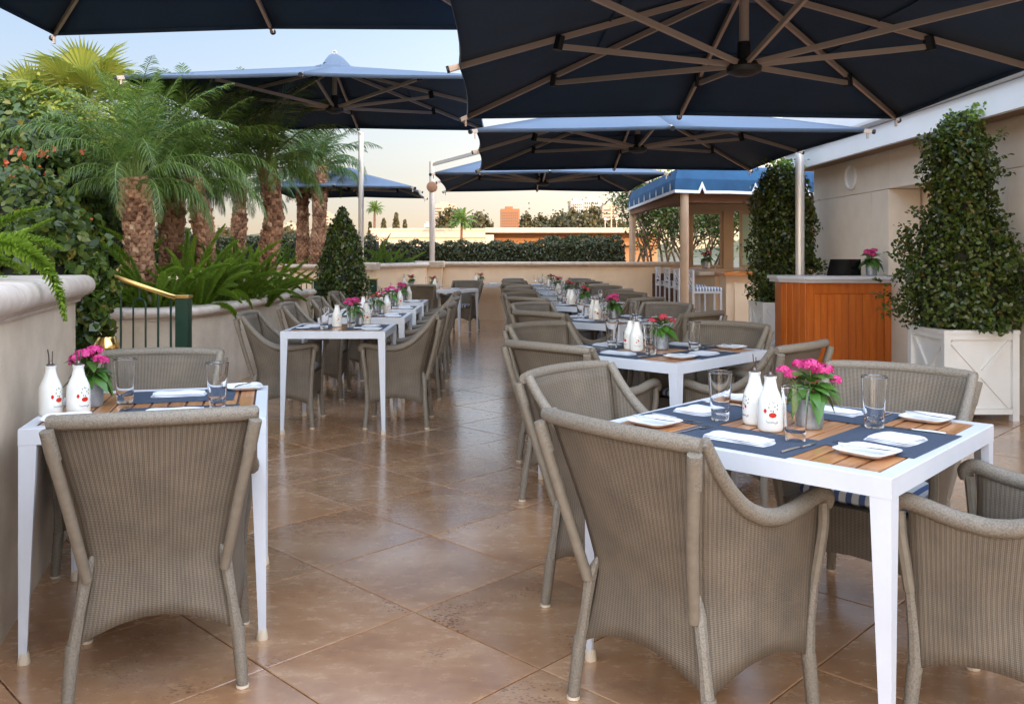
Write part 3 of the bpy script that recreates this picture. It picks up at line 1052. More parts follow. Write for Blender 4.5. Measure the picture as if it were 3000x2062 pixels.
def make_chair():
    t = thing('wicker_armchair', 'x', 'chair', (0, 0, -50))
    # back shell
    P, U = [], []
    for i in range(17):
        u = -1 + 2 * i / 16
        zb_ = .172 + .072 * (1 - u * u)
        r, q = [], []
        for j in range(17):
            z = zb_ + (.825 - zb_) * j / 16
            bulge = np.interp(z, [.17, .4, .84], [.012, .02, .045])
            r.append((u * cw(z), cy(z) - bulge * (1 - u * u), z))
            q.append((u * .235, z))
        P.append(r); U.append(q)
    o = part('backrest', G().grid(P, U), M['wicker'], t, True)
    md = o.modifiers.new('thickness', 'SOLIDIFY'); md.thickness = .007; md.offset = 0
    top_s = [0, .05, .11, .19, .28, .40, .55, .75, 1]
    top_z = [.815, .785, .735, .682, .642, .612, .598, .603, .625]
    for sx in (1, -1):
        P, U = [], []
        arm = []
        for i in range(15):
            s = i / 14
            zt = float(np.interp(s, top_s, top_z))
            zb_ = .172 + .062 * math.sin(math.pi * s) ** .8
            r, q = [], []
            for j in range(11):
                z = zb_ + (zt - zb_) * j / 10
                fx = np.interp(z, [.17, .4, .625], [.240, .250, .268])
                x = cw(z) * (1 - s) + fx * s + .03 * math.sin(math.pi * min(1, s * 1.1)) ** 1 * (.35 + .65 * min(1, z / .5)) * (1 - .3 * s)
                y = cy(z) * (1 - s) + (.200 + .02 * z) * s
                r.append((sx * x, y, z)); q.append((.28 + s * .46, z))
            P.append(r); U.append(q)
            arm.append(r[-1])
        o = part('side_panel', G().grid(P, U, flip=sx < 0), M['wicker'], t, True)
        md = o.modifiers.new('thickness', 'SOLIDIFY'); md.thickness = .007; md.offset = 0
        pts = [(a[0] + sx * .003, a[1], a[2] + .004) for a in arm]
        e = Vector(pts[-1])
        pts = [tuple(Vector(pts[0]) + Vector((0, 0, .02)))] + pts[1:] + [tuple(e + Vector((sx * .0, .022, -.002))), tuple(e + Vector((0, .038, -.020))), tuple(e + Vector((0, .038, -.045)))]
        pts = smooth_path(pts, 2)
        part('armrest', G().tube(pts, [.0175 + .006 * min(1, k / 12) for k in range(len(pts) - 3)] + [.0225, .019, .013], 10), M['wickerrail'], t, True)
        # front post under the arm
        part('front_post', G().tube(smooth_path([(sx * .268, .236, .60), (sx * .271, .232, .54), (sx * .264, .222, .46), (sx * .254, .215, .385)], 3), .0155, 8), M['cane'], t, True)
        part('corner_binding', G().tube([(sx * .254, .215, .39), (sx * .243, .208, .27), (sx * .241, .205, .165)], [.013, .016, .019], 8), M['wickerrail'], t, True)
        part('support_rod', G().tube([(sx * .186, -.228, .365), (sx * .226, -.286, .585), (sx * .270, -.336, .80)], [.0155, .016, .0165], 10), M['cane'], t, True)
        part('rod_wrap', G().tube([(sx * .255, -.316, .728), (sx * .271, -.335, .815)], .0192, 10), M['wickerrail'], t, True)
        part('corner_binding', G().tube([(sx * .176, -.196, .425), (sx * .190, -.212, .375), (sx * .207, -.216, .27), (sx * .224, -.222, .165)], [.006, .018, .015, .019], 8), M['wickerrail'], t, True)
    # top rail
    pts, rr = [], []
    for i in range(13):
        u = -1 + 2 * i / 12
        pts.append((u * .272, -.312 - .045 * (1 - u * u), .832 + (.006 * (1 - u * u))))
        rr.append(.0218 if abs(u) < .95 else .019)
    part('top_rail', G().tube(pts, rr, 12, squash=.85), M['wickerrail'], t, True)
    # front apron
    P, U = [], []
    for i in range(11):
        u = -1 + 2 * i / 10
        r, q = [], []
        for j in range(6):
            zb_ = .178 + .066 * (1 - u * u)
            z = zb_ + (.405 - zb_) * j / 5
            r.append((u * np.interp(z, [.17, .4], [.240, .248]), .206 + .02 * (1 - u * u), z)); q.append((u * .25, z))
        P.append(r); U.append(q)
    part('front_apron', G().grid(P, U, True), M['wicker'], t, True)
    # seat
    P, U = [], []
    for i in range(7):
        u = -1 + 2 * i / 6
        P.append([(u * (cw(.4) * (1 - s) + .248 * s), -.19 * (1 - s) + .222 * s - .0 * u, .404) for s in (0, .33, .66, 1)])
        U.append([(u * .25, s * .4) for s in (0, .33, .66, 1)])
    part('seat', G().grid(P, U, True), M['wicker'], t)
    # cushion
    g = G()
    n = 20
    rings = []
    for (k, z) in ((.90, .409), (1.0, .420), (1.01, .434), (.97, .450), (.80, .457)):
        ring = []
        for i in range(n):
            a = 2 * math.pi * i / n
            ca, sa = math.cos(a), math.sin(a)
            x = math.copysign(abs(ca) ** .45, ca) * .20
            y = math.copysign(abs(sa) ** .45, sa) * .205
            x *= 1 + .12 * (y / .2)
            ring.append((x * k, y * k * .95 + .012, z))
        rings.append(ring)
    P = [r + [r[0]] for r in rings]
    g.grid(P, None, False)
    g.add(rings[-1], [tuple(range(n))])
    part('cushion', g, M['cushion'], t, True)
    for sx in (1, -1):
        for (tx, ty, fx, fy) in ((.224, -.220, .237, -.236), (.241, .206, .250, .220)):
            a, b = Vector((sx * tx, ty, .185)), Vector((sx * fx, fy, FZ + .008))
            pts = [a.lerp(b, k / 16) for k in range(17)]
            rr = [(.0200 - .0028 * k / 16) + (.0009 if k % 2 else 0) for k in range(17)]
            part('leg', G().tube(pts, rr, 9), M['wickerrail'], t, True)
            part('foot_cap', G().lathe([(.0180, 0), (.0200, .002), (.0190, .009)], 10, 0, 0, 0), M['footcap'], t, True, loc=(sx * fx, fy, FZ))
    return t


def rail_mat():
    m = bpy.data.materials.new('wrapped_loom')
    m.use_nodes = True
    nt = m.node_tree
    N, Lk = nt.nodes, nt.links
    b = N['Principled BSDF']
    tc = N.new('ShaderNodeTexCoord')
    nz = N.new('ShaderNodeTexNoise'); nz.inputs['Scale'].default_value = 120; nz.inputs['Detail'].default_value = 3
    Lk.new(tc.outputs['Object'], nz.inputs['Vector'])
    vo = N.new('ShaderNodeTexVoronoi'); vo.inputs['Scale'].default_value = 210
    Lk.new(tc.outputs['Object'], vo.inputs['Vector'])
    cr = N.new('ShaderNodeValToRGB')
    cr.color_ramp.elements[0].position = .15; cr.color_ramp.elements[0].color = (0.245, 0.20, 0.147, 1)
    cr.color_ramp.elements[1].position = .85; cr.color_ramp.elements[1].color = (0.15, 0.122, 0.09, 1)
    Lk.new(vo.outputs['Distance'], cr.inputs[0])
    Lk.new(cr.outputs[0], b.inputs['Base Color'])
    bp = N.new('ShaderNodeBump'); bp.inputs['Strength'].default_value = .4; bp.inputs['Distance'].default_value = .002; bp.invert = True
    Lk.new(vo.outputs['Distance'], bp.inputs['Height']); Lk.new(bp.outputs[0], b.inputs['Normal'])
    b.inputs['Roughness'].default_value = .6
    return m


M['wickerrail'] = rail_mat()
chair = make_chair()


# ================================================================== TABLES
def make_table(S, label):
    t = thing('dining_table', label, 'table', (0, 0, -50))
    h = S / 2
    b = .042
    zt = .745
    g = G()
    for k in range(4):
        a = k * math.pi / 2
        ca, sa = math.cos(a), math.sin(a)
        def R(x, y): return (x * ca - y * sa, x * sa + y * ca)
        # mitred rail: outer h, inner h-b, height .05
        o0, o1, i0, i1 = R(-h, -h), R(h, -h), R(-h + b, -h + b), R(h - b, -h + b)
        c = .002
        oo0, oo1 = R(-h + c, -h + c), R(h - c, -h + c)
        vs = [(*o0, zt - .052), (*o1, zt - .052), (*i1, zt - .052), (*i0, zt - .052), (*o0, zt - c), (*o1, zt - c), (*i1, zt), (*i0, zt), (*oo0, zt), (*oo1, zt)]
        g2 = G().add(vs, [(0, 3, 2, 1), (0, 1, 5, 4), (4, 5, 9, 8), (8, 9, 6, 7), (2, 3, 7, 6)])
        part('frame_rail', g2, M['white'], t)
        # leg: tapered, flush with the outer corner, L-shaped section
        w0, w1 = .052, .024
        q = []
        for (w, z) in ((w0, zt - .0525), (w1, .03)):
            k1 = h - .001
            q += [(*R(-k1, -k1), z), (*R(-k1 + w, -k1), z), (*R(-k1 + w, -k1 + w * .45), z), (*R(-k1 + w * .45, -k1 + w), z), (*R(-k1, -k1 + w), z)]
        leg = part('leg', G().add(q, [(4, 3, 2, 1, 0), (5, 6, 7, 8, 9)] + [(i, (i + 1) % 5, 5 + (i + 1) % 5, 5 + i) for i in range(5)]), M['white'], t)
        fc = R(-h + .014, -h + .014)
        part('foot_cap', G().lathe([(.019, 0), (.0195, .004), (.0165, .026), (.0145, .036)], 12, fc[0], fc[1], FZ), M['footcap'], leg, True)
    n = round((2 * (h - b)) / .060)
    inn = h - b - .002
    w = 2 * inn / n
    for k in range(n):
        x0 = -inn + k * w
        part('slat', G().cbox(0, -inn, zt - .0050, w - .0085, inn, zt - .001, .0012), M['teak'], t, loc=(x0 + .002, 0, 0))
    part('gap_shade_board', G().box(-inn, -inn, zt - .014, inn, inn, zt - .0052), M['darkwood'], t)  # dark sheet just below the slats stands in for shade in their gaps
    return t


tabR = make_table(.93, 'x')
tabL = make_table(.75, 'x')

# ================================================================== TABLEWARE
TZ = .7455


def make_glass():
    h, r0, r1 = .160, .0275, .040
    g = G().lathe([(.001, 0), (r0 - .002, 0), (r0, .003), (r0 + .0008, .012), (r0 + .002, .03), (r0 + .0115, h - .008), (r1, h - .002), (r1 - .0012, h), (r1 - .0025, h - .002), (r0 + .009, h - .008), (r0 + .0005, .040), (r0 - .0005, .034), (r0 - .006, .027), (.001, .024)], 28)
    o = put('drinking_glass', g.mesh('drinking_glass', M['glass'], True), None, (0, 0, -50))
    return tag(o, 'x', 'glass')


def make_goblet():
    g = G().lathe([(.001, .0), (.034, .0), (.035, .003), (.006, .008), (.0045, .07), (.018, .085), (.036, .115), (.036, .15), (.032, .185), (.0308, .185), (.034, .15), (.034, .117), (.016, .089), (.001, .084)], 20)
    o = put('stemmed_glass', g.mesh('stemmed_glass', M['glass'], True), None, (0, 0, -50))
    return tag(o, 'x', 'glass')


def bottle_r(z):
    return float(np.interp(z, [0, .003, .012, .075, .095, .115, .130, .150, .158, .165], [.034, .037, .0385, .0385, .036, .028, .0215, .0175, .0175, .020]))


def make_bottle(kind):
    t = thing('oil_bottle', 'x', 'bottle', (0, 0, -50))
    zz = [0, .003, .012, .04, .075, .085, .095, .105, .115, .13, .15, .158, .163, .166]
    part('body', G().lathe([(.001, 0)] + [(bottle_r(z), z) for z in zz] + [(.012, .166), (.001, .1655)], 26), M['ceramic'], t, True)
    g = G().lathe([(.0125, .1655), (.014, .170), (.008, .173), (.006, .18), (.001, .181)], 12)
    g.tube([(-.006, 0, .172), (-.007, 0, .20), (-.011, 0, .222)], [.0024, .0022, .002], 6)
    g.tube([(.006, 0, .172), (.0065, 0, .19), (.007, 0, .214)], .0016, 6)
    part('pourer', g, M['darksteel'], t, True)

    def on(a, z, lift=.0006):
        r = bottle_r(z) + lift
        return (r * math.cos(a), r * math.sin(a), z)

    def patch(ac, zc, aw, zh, n=12):
        vs = [on(ac, zc)]
        for i in range(n):
            th = 2 * math.pi * i / n
            vs.append(on(ac + aw * math.cos(th), zc + zh * math.sin(th)))
        return vs, [(0, 1 + i, 1 + (i + 1) % n) for i in range(n)]
    A = -math.pi / 2
    if kind == 'red':
        g = G(); g.add(*patch(A + .1, .052, .30, .008)); g.add(*patch(A - .48, .064, .12, .007))
        part('fruit_print', g, M['redprint'], t)
    else:
        g = G(); g.add(*patch(A + .2, .058, .10, .005)); g.add(*patch(A - .1, .05, .08, .004))
        part('fruit_print', g, M['redprint'], t)
    g = G()
    for k in range(9):
        a = A + .1 + .42 * math.cos(k * 2.4) * (.4 + .6 * (k % 3) / 2)
        z = .078 + .014 * math.sin(k * 2.4)
        g.add(*patch(a, z, .055, .0028, 6))
    part('leaf_print', g, M['greenprint'], t)
    # cursive script line
    g = G()
    pts = []
    for k in range(61):
        u = k / 60
        a = A - .42 + .95 * u
        z = .030 + .0022 * math.sin(u * 52) + (.006 * max(0, 1 - u * 9)) - (.006 * max(0, 1 - abs(u - .78) * 16))
        pts.append(on(a, z, .0004))
    g.tube(pts, .00045, 4)
    part('script_print', g, M['ink'], t)
    return t


def make_placemat():
    g = G().cbox(-.20, -.138, 0, .20, .138, .0022, .001)
    o = put('placemat', g.mesh('placemat', M['mat']), None, (0, 0, -50))
    return tag(o, 'x', 'placemat')


def make_napkin(sx, sy, seed):
    r = random.Random(seed)
    t = thing('napkin', 'x', 'napkin', (0, 0, -50))
    ph = r.uniform(0, 6)
    for k in range(3):
        P = []
        nx, ny = 13, 8
        z0 = .0005 + k * .0042
        ins = k * .0025
        rows = []
        for i in range(nx):
            u = -1 + 2 * i / (nx - 1)
            r1 = []
            for j in range(ny):
                v = -1 + 2 * j / (ny - 1)
                rx = sx - ins
                ry = (sy - ins) * (1 - .09 * abs(u) ** 6)
                xx = u * rx * (1 - .05 * abs(v) ** 6)
                zz_ = z0 + .0042 * (1 - max(abs(u), abs(v)) ** 8) + .0012 * math.sin(u * 5 + ph + k) * math.cos(v * 3 + ph)
                r1.append((xx + .002 * math.sin(v * 4 + k + ph), v * ry + .0025 * math.sin(u * 4 + ph + k), zz_))
            rows.append(r1)
        g = G().grid(rows, None, True)
        bot = [[(p[0] * .995, p[1] * .99, z0) for p in r_] for r_ in (rows[0], rows[-1])]
        # skirt round the edge
        edge = [rows[i][0] for i in range(nx)] + [rows[-1][j] for j in range(1, ny)] + [rows[i][-1] for i in range(nx - 2, -1, -1)] + [rows[0][j] for j in range(ny - 2, 0, -1)]
        lo = [(p[0], p[1], z0) for p in edge]
        m_ = len(edge)
        g.add(edge + lo, [(i, (i + 1) % m_, m_ + (i + 1) % m_, m_ + i) for i in range(m_)])
        part('fold', g, M['linen'], t, True)
    return t


def make_plate():
    g = G()
    rings = []
    n = 28
    for (k, z) in ((.60, 0), (.80, .003), (1.0, .0135), (1.0, .015), (.97, .0148), (.78, .0062), (.5, .0055)):
        ring = []
        for i in range(n):
            a = 2 * math.pi * i / n
            ca, sa = math.cos(a), math.sin(a)
            ring.append((math.copysign(abs(ca) ** .38, ca) * .073 * k, math.copysign(abs(sa) ** .38, sa) * .073 * k, z))
        rings.append(ring)
    g.grid([r + [r[0]] for r in rings])
    g.add(rings[-1], [tuple(range(n))])
    g.add(rings[0], [tuple(reversed(range(n)))])
    o = put('bread_plate', g.mesh('bread_plate', M['china'], True), None, (0, 0, -50))
    return tag(o, 'x', 'plate')


def make_knife(L=.20):
    t = thing('knife', 'x', 'knife', (0, 0, -50))
    part('handle', G().tube([(-L * .5, 0, .003), (-L * .3, 0, .0035), (-L * .02, 0, .0028)], [.0045, .005, .0032], 8, squash=.7), M['steel'], t, True)
    g = G()
    pr = [(-.02 * L, -.003), (.1 * L, -.0075), (.36 * L, -.008), (.5 * L, .001), (.47 * L, .004), (.1 * L, .004), (-.02 * L, .003)]
    g.prism(pr, .0015, .0028)
    part('blade', g, M['steel'], t)
    return t


def make_fork(L=.19):
    t = thing('fork', 'x', 'fork', (0, 0, -50))
    part('handle', G().tube([(-L * .5, 0, .002), (-L * .2, 0, .0025), (L * .12, 0, .006), (L * .2, 0, .005)], [.006, .0038, .0026, .004], 6, squash=.5), M['steel'], t, True)
    g = G()
    g.prism([(L * .19, -.006), (L * .19, .006), (L * .27, .0115), (L * .31, .0115), (L * .31, -.0115), (L * .27, -.0115)], .003, .0045)
    part('head', g, M['steel'], t)
    for k in range(4):
        y = -.0098 + k * .0065
        part('tine', G().box(L * .31, y - .001, .003, L * .5, y + .0015, .0045), M['steel'], t)
    return t


def blade_leaf(L, W, droop, mt, name='leaf'):
    """broad leaf from the origin outwards along +X with a midrib fold"""
    P = []
    for i in range(6):
        u = i / 5
        w = W * math.sin(math.pi * min(1, .12 + u * .88)) ** .8 * (1 if u < .99 else .05)
        x = L * u
        z = L * (.35 * u - droop * u * u)
        P.append([(x, -w * (1 + .1 * math.sin(i * 3)), z + w * .25), (x, 0, z), (x, w, z + w * .25)])
    return G().grid(P)


def make_potted(kind, seed):
    r = random.Random(seed)
    t = thing('potted_kalanchoe', 'x', 'potted flower', (0, 0, -50))
    if kind != 'glasspot':
        prof = [(.001, 0), (.038, 0), (.040, .003)] + [(.0405 + .0035 * k / 8 + (.0012 if k % 2 else 0), .006 + .078 * k / 8) for k in range(9)] + [(.0465, .088), (.0465, .091), (.0435, .091), (.042, .08), (.001, .078)]
        part('pot', G().lathe(prof, 24), M['zinc'], t, True)
    lm = [blade_leaf(.085, .026, .30, 0).mesh('leaf', M['potleaf'], True), blade_leaf(.075, .024, .75, 0).mesh('leaf', M['potleaf'], True), blade_leaf(.095, .028, 1.25, 0).mesh('leaf', M['potleaf'], True)]
    for k in range(34):
        lev = k % 3
        a = k * 2.39996 + r.uniform(-.3, .3)
        h = .085 + .03 * r.random() + (.05 if lev == 0 else 0.015)
        put('leaf', lm[lev if r.random() < .8 else 1], t, (.012 * math.cos(a), .012 * math.sin(a), h), (r.uniform(-.4, .4), r.uniform(-.3, .25), a), r.uniform(.6, 1.0))
    mt = M['pink'] if kind in ('pink', 'glasspot') else M['rose']
    # stems + flower clusters
    cl = [(-.055, -.01, .165, .7), (.0, -.015, .195, 1.0), (.045, .0, .18, .95), (.082, .01, .148, .6), (-.02, .03, .19, .9), (.03, .04, .17, .7), (-.075, .02, .175, .65)]
    if kind == 'rose':
        cl = [(-.05, .0, .165, .8), (.01, -.02, .185, .9), (.055, .02, .160, .8), (0, .03, .17, .8)]
    g = G()
    for (x, y, z, s) in cl:
        g.tube([(0, 0, .08), (x * .6, y * .6, z * .75), (x, y, z - .01)], .0022, 5)
    part('stem', g, M['rachis'], t, True)
    for ci, (x, y, z, s) in enumerate(cl):
        n = int(46 * s)
        rg = np.random.default_rng(seed * 10 + ci)
        d = rg.normal(0, 1, (n, 3)); d[:, 2] = np.abs(d[:, 2]) * .9
        d /= np.linalg.norm(d, axis=1, keepdims=True)
        cen = np.array([x, y, z]) + d * .026 * s * rg.uniform(.75, 1.1, (n, 1)) * np.array([1.15, 1.15, .8])
        V = []
        for q in range(n):
            nn = Vector(d[q]); t1 = nn.orthogonal().normalized(); t2 = nn.cross(t1)
            c_ = Vector(cen[q])
            a0 = rg.uniform(0, 1.5)
            for p in range(4):
                a = a0 + p * math.pi / 2
                dr = t1 * math.cos(a) + t2 * math.sin(a)
                pr = t1 * -math.sin(a) + t2 * math.cos(a)
                R_ = .0095
                V.append([c_, c_ + dr * R_ * .6 + pr * R_ * .42 + nn * .001, c_ + dr * R_ * 1.1 + nn * .0005, c_ + dr * R_ * .6 - pr * R_ * .42 + nn * .001])
        me = quads_mesh('flower_head', np.array([[list(p) for p in v] for v in V]), mt, 4)
        put('flower_head', me, t)
    return t


glass = make_glass()
goblet = make_goblet()
botR = make_bottle('red')
botG = make_bottle('green')
matp = make_placemat()
napL = make_napkin(.10, .046, 1)
napS = make_napkin(.072, .066, 2)
plate = make_plate()
knife = make_knife()
bknife = make_knife(.15)
fork = make_fork()
potP = make_potted('pink', 5)
potR = make_potted('rose', 9)

ORD = ['nearest', 'second', 'third', 'fourth', 'fifth', 'sixth', 'seventh']
R_tabs = [(.955, 2.75), (.93, 4.95), (1.0, 7.35), (1.0, 9.6), (1.02, 11.8), (1.03, 13.9), (1.05, 15.8)]
S45 = math.pi / 4


def jit(a): return random.uniform(-a, a)


for ti, (tx, ty) in enumerate(R_tabs):
    nm = ORD[ti]
    ang = -S45 + (0.0 if ti else rad(1.5))
    place(tabR, f'{nm} diamond-turned white table with teak slats in the right row', (tx, ty, 0), ang, 'white framed tables in the right row')
    # chairs
    sides = [(-1, -1, 'aisle-side near'), (-1, 1, 'aisle-side far'), (1, 1, 'wall-side far'), (1, -1, 'wall-side near')]
    for (dx, dy, wn_) in sides:
        face = math.atan2(-dy, -dx)
        cx_, cy_ = tx + dx * .42, ty + dy * .42
        extra = 0
        if ti == 0:
            if (dx, dy) == (-1, -1): cx_, cy_, face = .572, 2.46, rad(39)
            if (dx, dy) == (-1, 1): cx_, cy_, face = .535, 3.17, rad(-42)
            if (dx, dy) == (1, -1): cx_, cy_, face = 1.46, 2.34, rad(133)
            if (dx, dy) == (1, 1): cx_, cy_, face = 1.40, 3.17, rad(-132)
        elif ti == 1 and dx == -1 and dy == -1:
            cx_, cy_ = .50, 4.50
        else:
            cx_ += jit(.03); cy_ += jit(.03); face += jit(.07)
        if ti == 6 and dy == 1:
            cy_ = min(cy_, 16.35)
        place(chair, f'taupe wicker armchair at the {wn_} side of the {nm} table in the right row', (cx_, cy_, 0), face - math.pi / 2, 'wicker armchairs of the right row')
    far = ti >= 4

    def at(dx, dy): return (tx + dx, ty + dy)
    # placemats, napkins, plates, cutlery
    for (dx, dy, wn_) in sides:
        a = math.atan2(-dy, -dx)
        mx_, my_ = tx + dx * .215, ty + dy * .215
        place(matp, f'navy placemat at the {wn_} seat of the {nm} table, right row', (mx_, my_, TZ), a - math.pi / 2, 'navy placemats on the tables')
        sq = (dx == dy) ^ (dy < 0)
        nk = napS if (dx, dy) in ((1, -1), (-1, 1)) else napL
        kx, ky = mx_ + dx * .012 + jit(.008), my_ + dy * .012 + jit(.008)
        place(nk, f'folded white napkin at the {wn_} seat of the {nm} table, right row', (kx, ky, TZ + .0026), a - math.pi / 2 + jit(.12), 'folded white napkins')
    cor = [(-.43, .015, 'aisle corner', rad(0)), (.07, -.40, 'near corner', rad(20)), (.475, .08, 'wall corner', rad(-35)), (.0, .45, 'far corner', rad(45))]
    for (dx, dy, wn_, rr) in cor:
        if far and wn_ != 'aisle corner': continue
        place(plate, f'square white bread plate at the {wn_} of the {nm} table, right row', (tx + dx, ty + dy, TZ), S45 * .9 + jit(.1), 'square bread plates')
        place(bknife, f'butter knife across the bread plate at the {wn_} of the {nm} table, right row', (tx + dx, ty + dy, TZ + .0155), -S45 + rr * .5 + jit(.1), 'butter knives')
    gls = [(-.205, .07, 'aisle side'), (-.067, -.235, 'near side'), (.245, -.05, 'wall side')]
    if ti: gls = [(-.22, .10, 'aisle side'), (-.05, -.21, 'near side'), (.23, -.02, 'wall side'), (.02, .26, 'far side')]
    for (dx, dy, wn_) in gls:
        if far:
            place(goblet if wn_ != 'near side' else glass, f'clear glass at the {wn_} of the {nm} table, right row', (tx + dx, ty + dy, TZ), 0, 'drinking glasses')
        else:
            place(glass, f'tall clear glass at the {wn_} of the {nm} table, right row', (tx + dx, ty + dy, TZ + (.003 if abs(dx) > .1 else 0)), jit(3), 'drinking glasses')
    if ti == 0:
        b1, b2, pp = (-.088, -.075), (-.105, .028), (.047, -.035)
    else:
        b1, b2, pp = (-.10, -.045), (-.12, .05), (.055, .03)
    brot = math.atan2(ty + b1[1], tx + b1[0]) + math.pi - (-math.pi / 2)
    place(botR if ti % 2 == 0 else botG, f'cream ceramic oil bottle with printed fruit, in front on the {nm} table, right row', (tx + b1[0], ty + b1[1], TZ), brot + .08, 'cream oil and vinegar bottles')
    if not far:
        place(botG if ti % 2 == 0 else botR, f'cream ceramic oil bottle behind its twin on the {nm} table, right row', (tx + b2[0], ty + b2[1], TZ), brot - 1.0, 'cream oil and vinegar bottles')
    place(potP if ti in (0, 2) else potR, f'zinc pot of {"pink" if ti in (0, 2) else "rose red"} kalanchoe on the {nm} table, right row', (tx + pp[0], ty + pp[1], TZ), jit(.3) if ti == 0 else jit(2), 'potted kalanchoes on the tables')
    if ti < 4:
        for (dx, dy, wn_) in sides:
            a = math.atan2(-dy, -dx)
            rx, ry = math.sin(a), -math.cos(a)
            bx, by = tx + dx * .215, ty + dy * .215
            place(knife, f'table knife beside the napkin at the {wn_} seat of the {nm} table, right row', (bx + rx * .175, by + ry * .175, TZ + .0026), a + jit(.08), 'table knives')
            place(fork, f'fork beside the napkin at the {wn_} seat of the {nm} table, right row', (bx - rx * .165, by - ry * .165, TZ + .0026), a + jit(.12), 'forks')

# ---- left row
L_tabs = [(-1.20, 3.145, rad(14)), (-1.125, 6.53, 0), (-1.12, 7.85, 0), (-1.12, 9.0, 0), (-1.14, 10.25, 0)]
for ti, (tx, ty, ra) in enumerate(L_tabs):
    nm = ORD[ti]
    place(tabL, f'{nm} small white two-seat table with teak slats in the left row', (tx, ty, 0), ra, 'white framed tables in the left row')
    if ti == 0:
        place(chair, 'taupe wicker armchair with its back to the viewer at the nearest left table', (-1.031, 2.718, 0), rad(17), 'wicker armchairs of the left row')
        place(chair, 'taupe wicker armchair facing the viewer across the nearest left table', (-1.49, 3.66, 0), rad(180 + 3), 'wicker armchairs of the left row')
        T0 = Matrix.Rotation(ra, 3, 'Z')

        def tp(x, y): v = T0 @ Vector((x, y, 0)); return (tx + v.x, ty + v.y, TZ)
        place(matp, 'navy placemat in front of the far seat of the nearest left table', (-1.19, 3.32, TZ), ra, 'navy placemats on the tables')
        place(matp, 'navy placemat in front of the near seat of the nearest left table', (-1.07, 2.95, TZ), ra, 'navy placemats on the tables')
        place(napL, 'folded white napkin on the far placemat of the nearest left table', (-1.20, 3.33, TZ + .0026), ra + .02, 'folded white napkins')
        place(napL, 'folded white napkin on the near placemat of the nearest left table', (-1.08, 2.955, TZ + .0026), ra - .03, 'folded white napkins')
        place(glass, 'tall clear glass left of the napkins on the nearest left table', (-1.335, 3.155, TZ + .003), 0, 'drinking glasses')
        place(glass, 'tall clear glass right of the napkins on the nearest left table', (-.965, 3.05, TZ + .003), 0, 'drinking glasses')
        place(plate, 'square white bread plate at the far right corner of the nearest left table', (-1.0, 3.50, TZ), .4, 'square bread plates')
        place(bknife, 'butter knife across the bread plate at the far right corner of the nearest left table', (-1.0, 3.50, TZ + .0155), 1.4, 'butter knives')
        place(plate, 'square white bread plate beside the bottles on the nearest left table', (-1.39, 2.83, TZ), .3, 'square bread plates')
        place(botR, 'left one of two cream oil bottles on the nearest left table', (-1.495, 2.935, TZ), 1.1, 'cream oil and vinegar bottles')
        place(botR, 'right one of two cream oil bottles on the nearest left table', (-1.41, 2.955, TZ), .9, 'cream oil and vinegar bottles')
        place(potP, 'pink kalanchoe in a zinc pot behind the bottles on the nearest left table', (-1.435, 3.10, TZ), 2.6, 'potted kalanchoes on the tables')
        place(fork, 'fork on the near placemat of the nearest left table', (-1.255, 2.96, TZ + .0026), ra + 1.6, 'forks')
        place(knife, 'table knife on the near placemat of the nearest left table', (-.90, 2.99, TZ + .0026), ra + 1.55, 'table knives')
        continue
    for (dx, fa, wn_) in ((-1, 0, 'wall'), (1, math.pi, 'aisle')):
        place(chair, f'taupe wicker armchair on the {wn_} side of the {nm} table in the left row', (tx + dx * .42 + jit(.015), ty + .09 + jit(.03), 0), fa - math.pi / 2 + jit(.05), 'wicker armchairs of the left row')
        place(matp, f'navy placemat on the {wn_} side of the {nm} table, left row', (tx + dx * .20, ty, TZ), math.pi / 2, 'navy placemats on the tables')
        place(napS, f'folded white napkin on the {wn_} side of the {nm} table, left row', (tx + dx * .22, ty + .01, TZ + .0026), math.pi / 2 + jit(.1), 'folded white napkins')
        place(knife, f'table knife beside the {wn_} side napkin on the {nm} table, left row', (tx + dx * .21, ty - .14, TZ + .0026), jit(.1), 'table knives')
    place(glass, f'tall clear glass near the wall side napkin of the {nm} table, left row', (tx - .10, ty - .17, TZ), 0, 'drinking glasses')
    place(glass, f'tall clear glass near the aisle side napkin of the {nm} table, left row', (tx + .08, ty - .10 + .05, TZ + .003), 0, 'drinking glasses')
    place(botG if ti % 2 else botR, f'cream ceramic oil bottle on the {nm} table, left row', (tx - .04, ty + .03, TZ), .3, 'cream oil and vinegar bottles')
    place(botR if ti % 2 else botG, f'cream ceramic vinegar bottle at the far edge of the {nm} table, left row', (tx + .14, ty + .31, TZ), .3, 'cream oil and vinegar bottles')
    place(potP if ti != 2 else potR, f'pot of {"pink" if ti != 2 else "rose red"} kalanchoe on the {nm} table, left row', (tx + .06, ty + .20, TZ), ti * 1.1, 'potted kalanchoes on the tables')
    place(plate, f'square white bread plate on the {nm} table, left row', (tx + .27, ty - .29, TZ), .05, 'square bread plates')

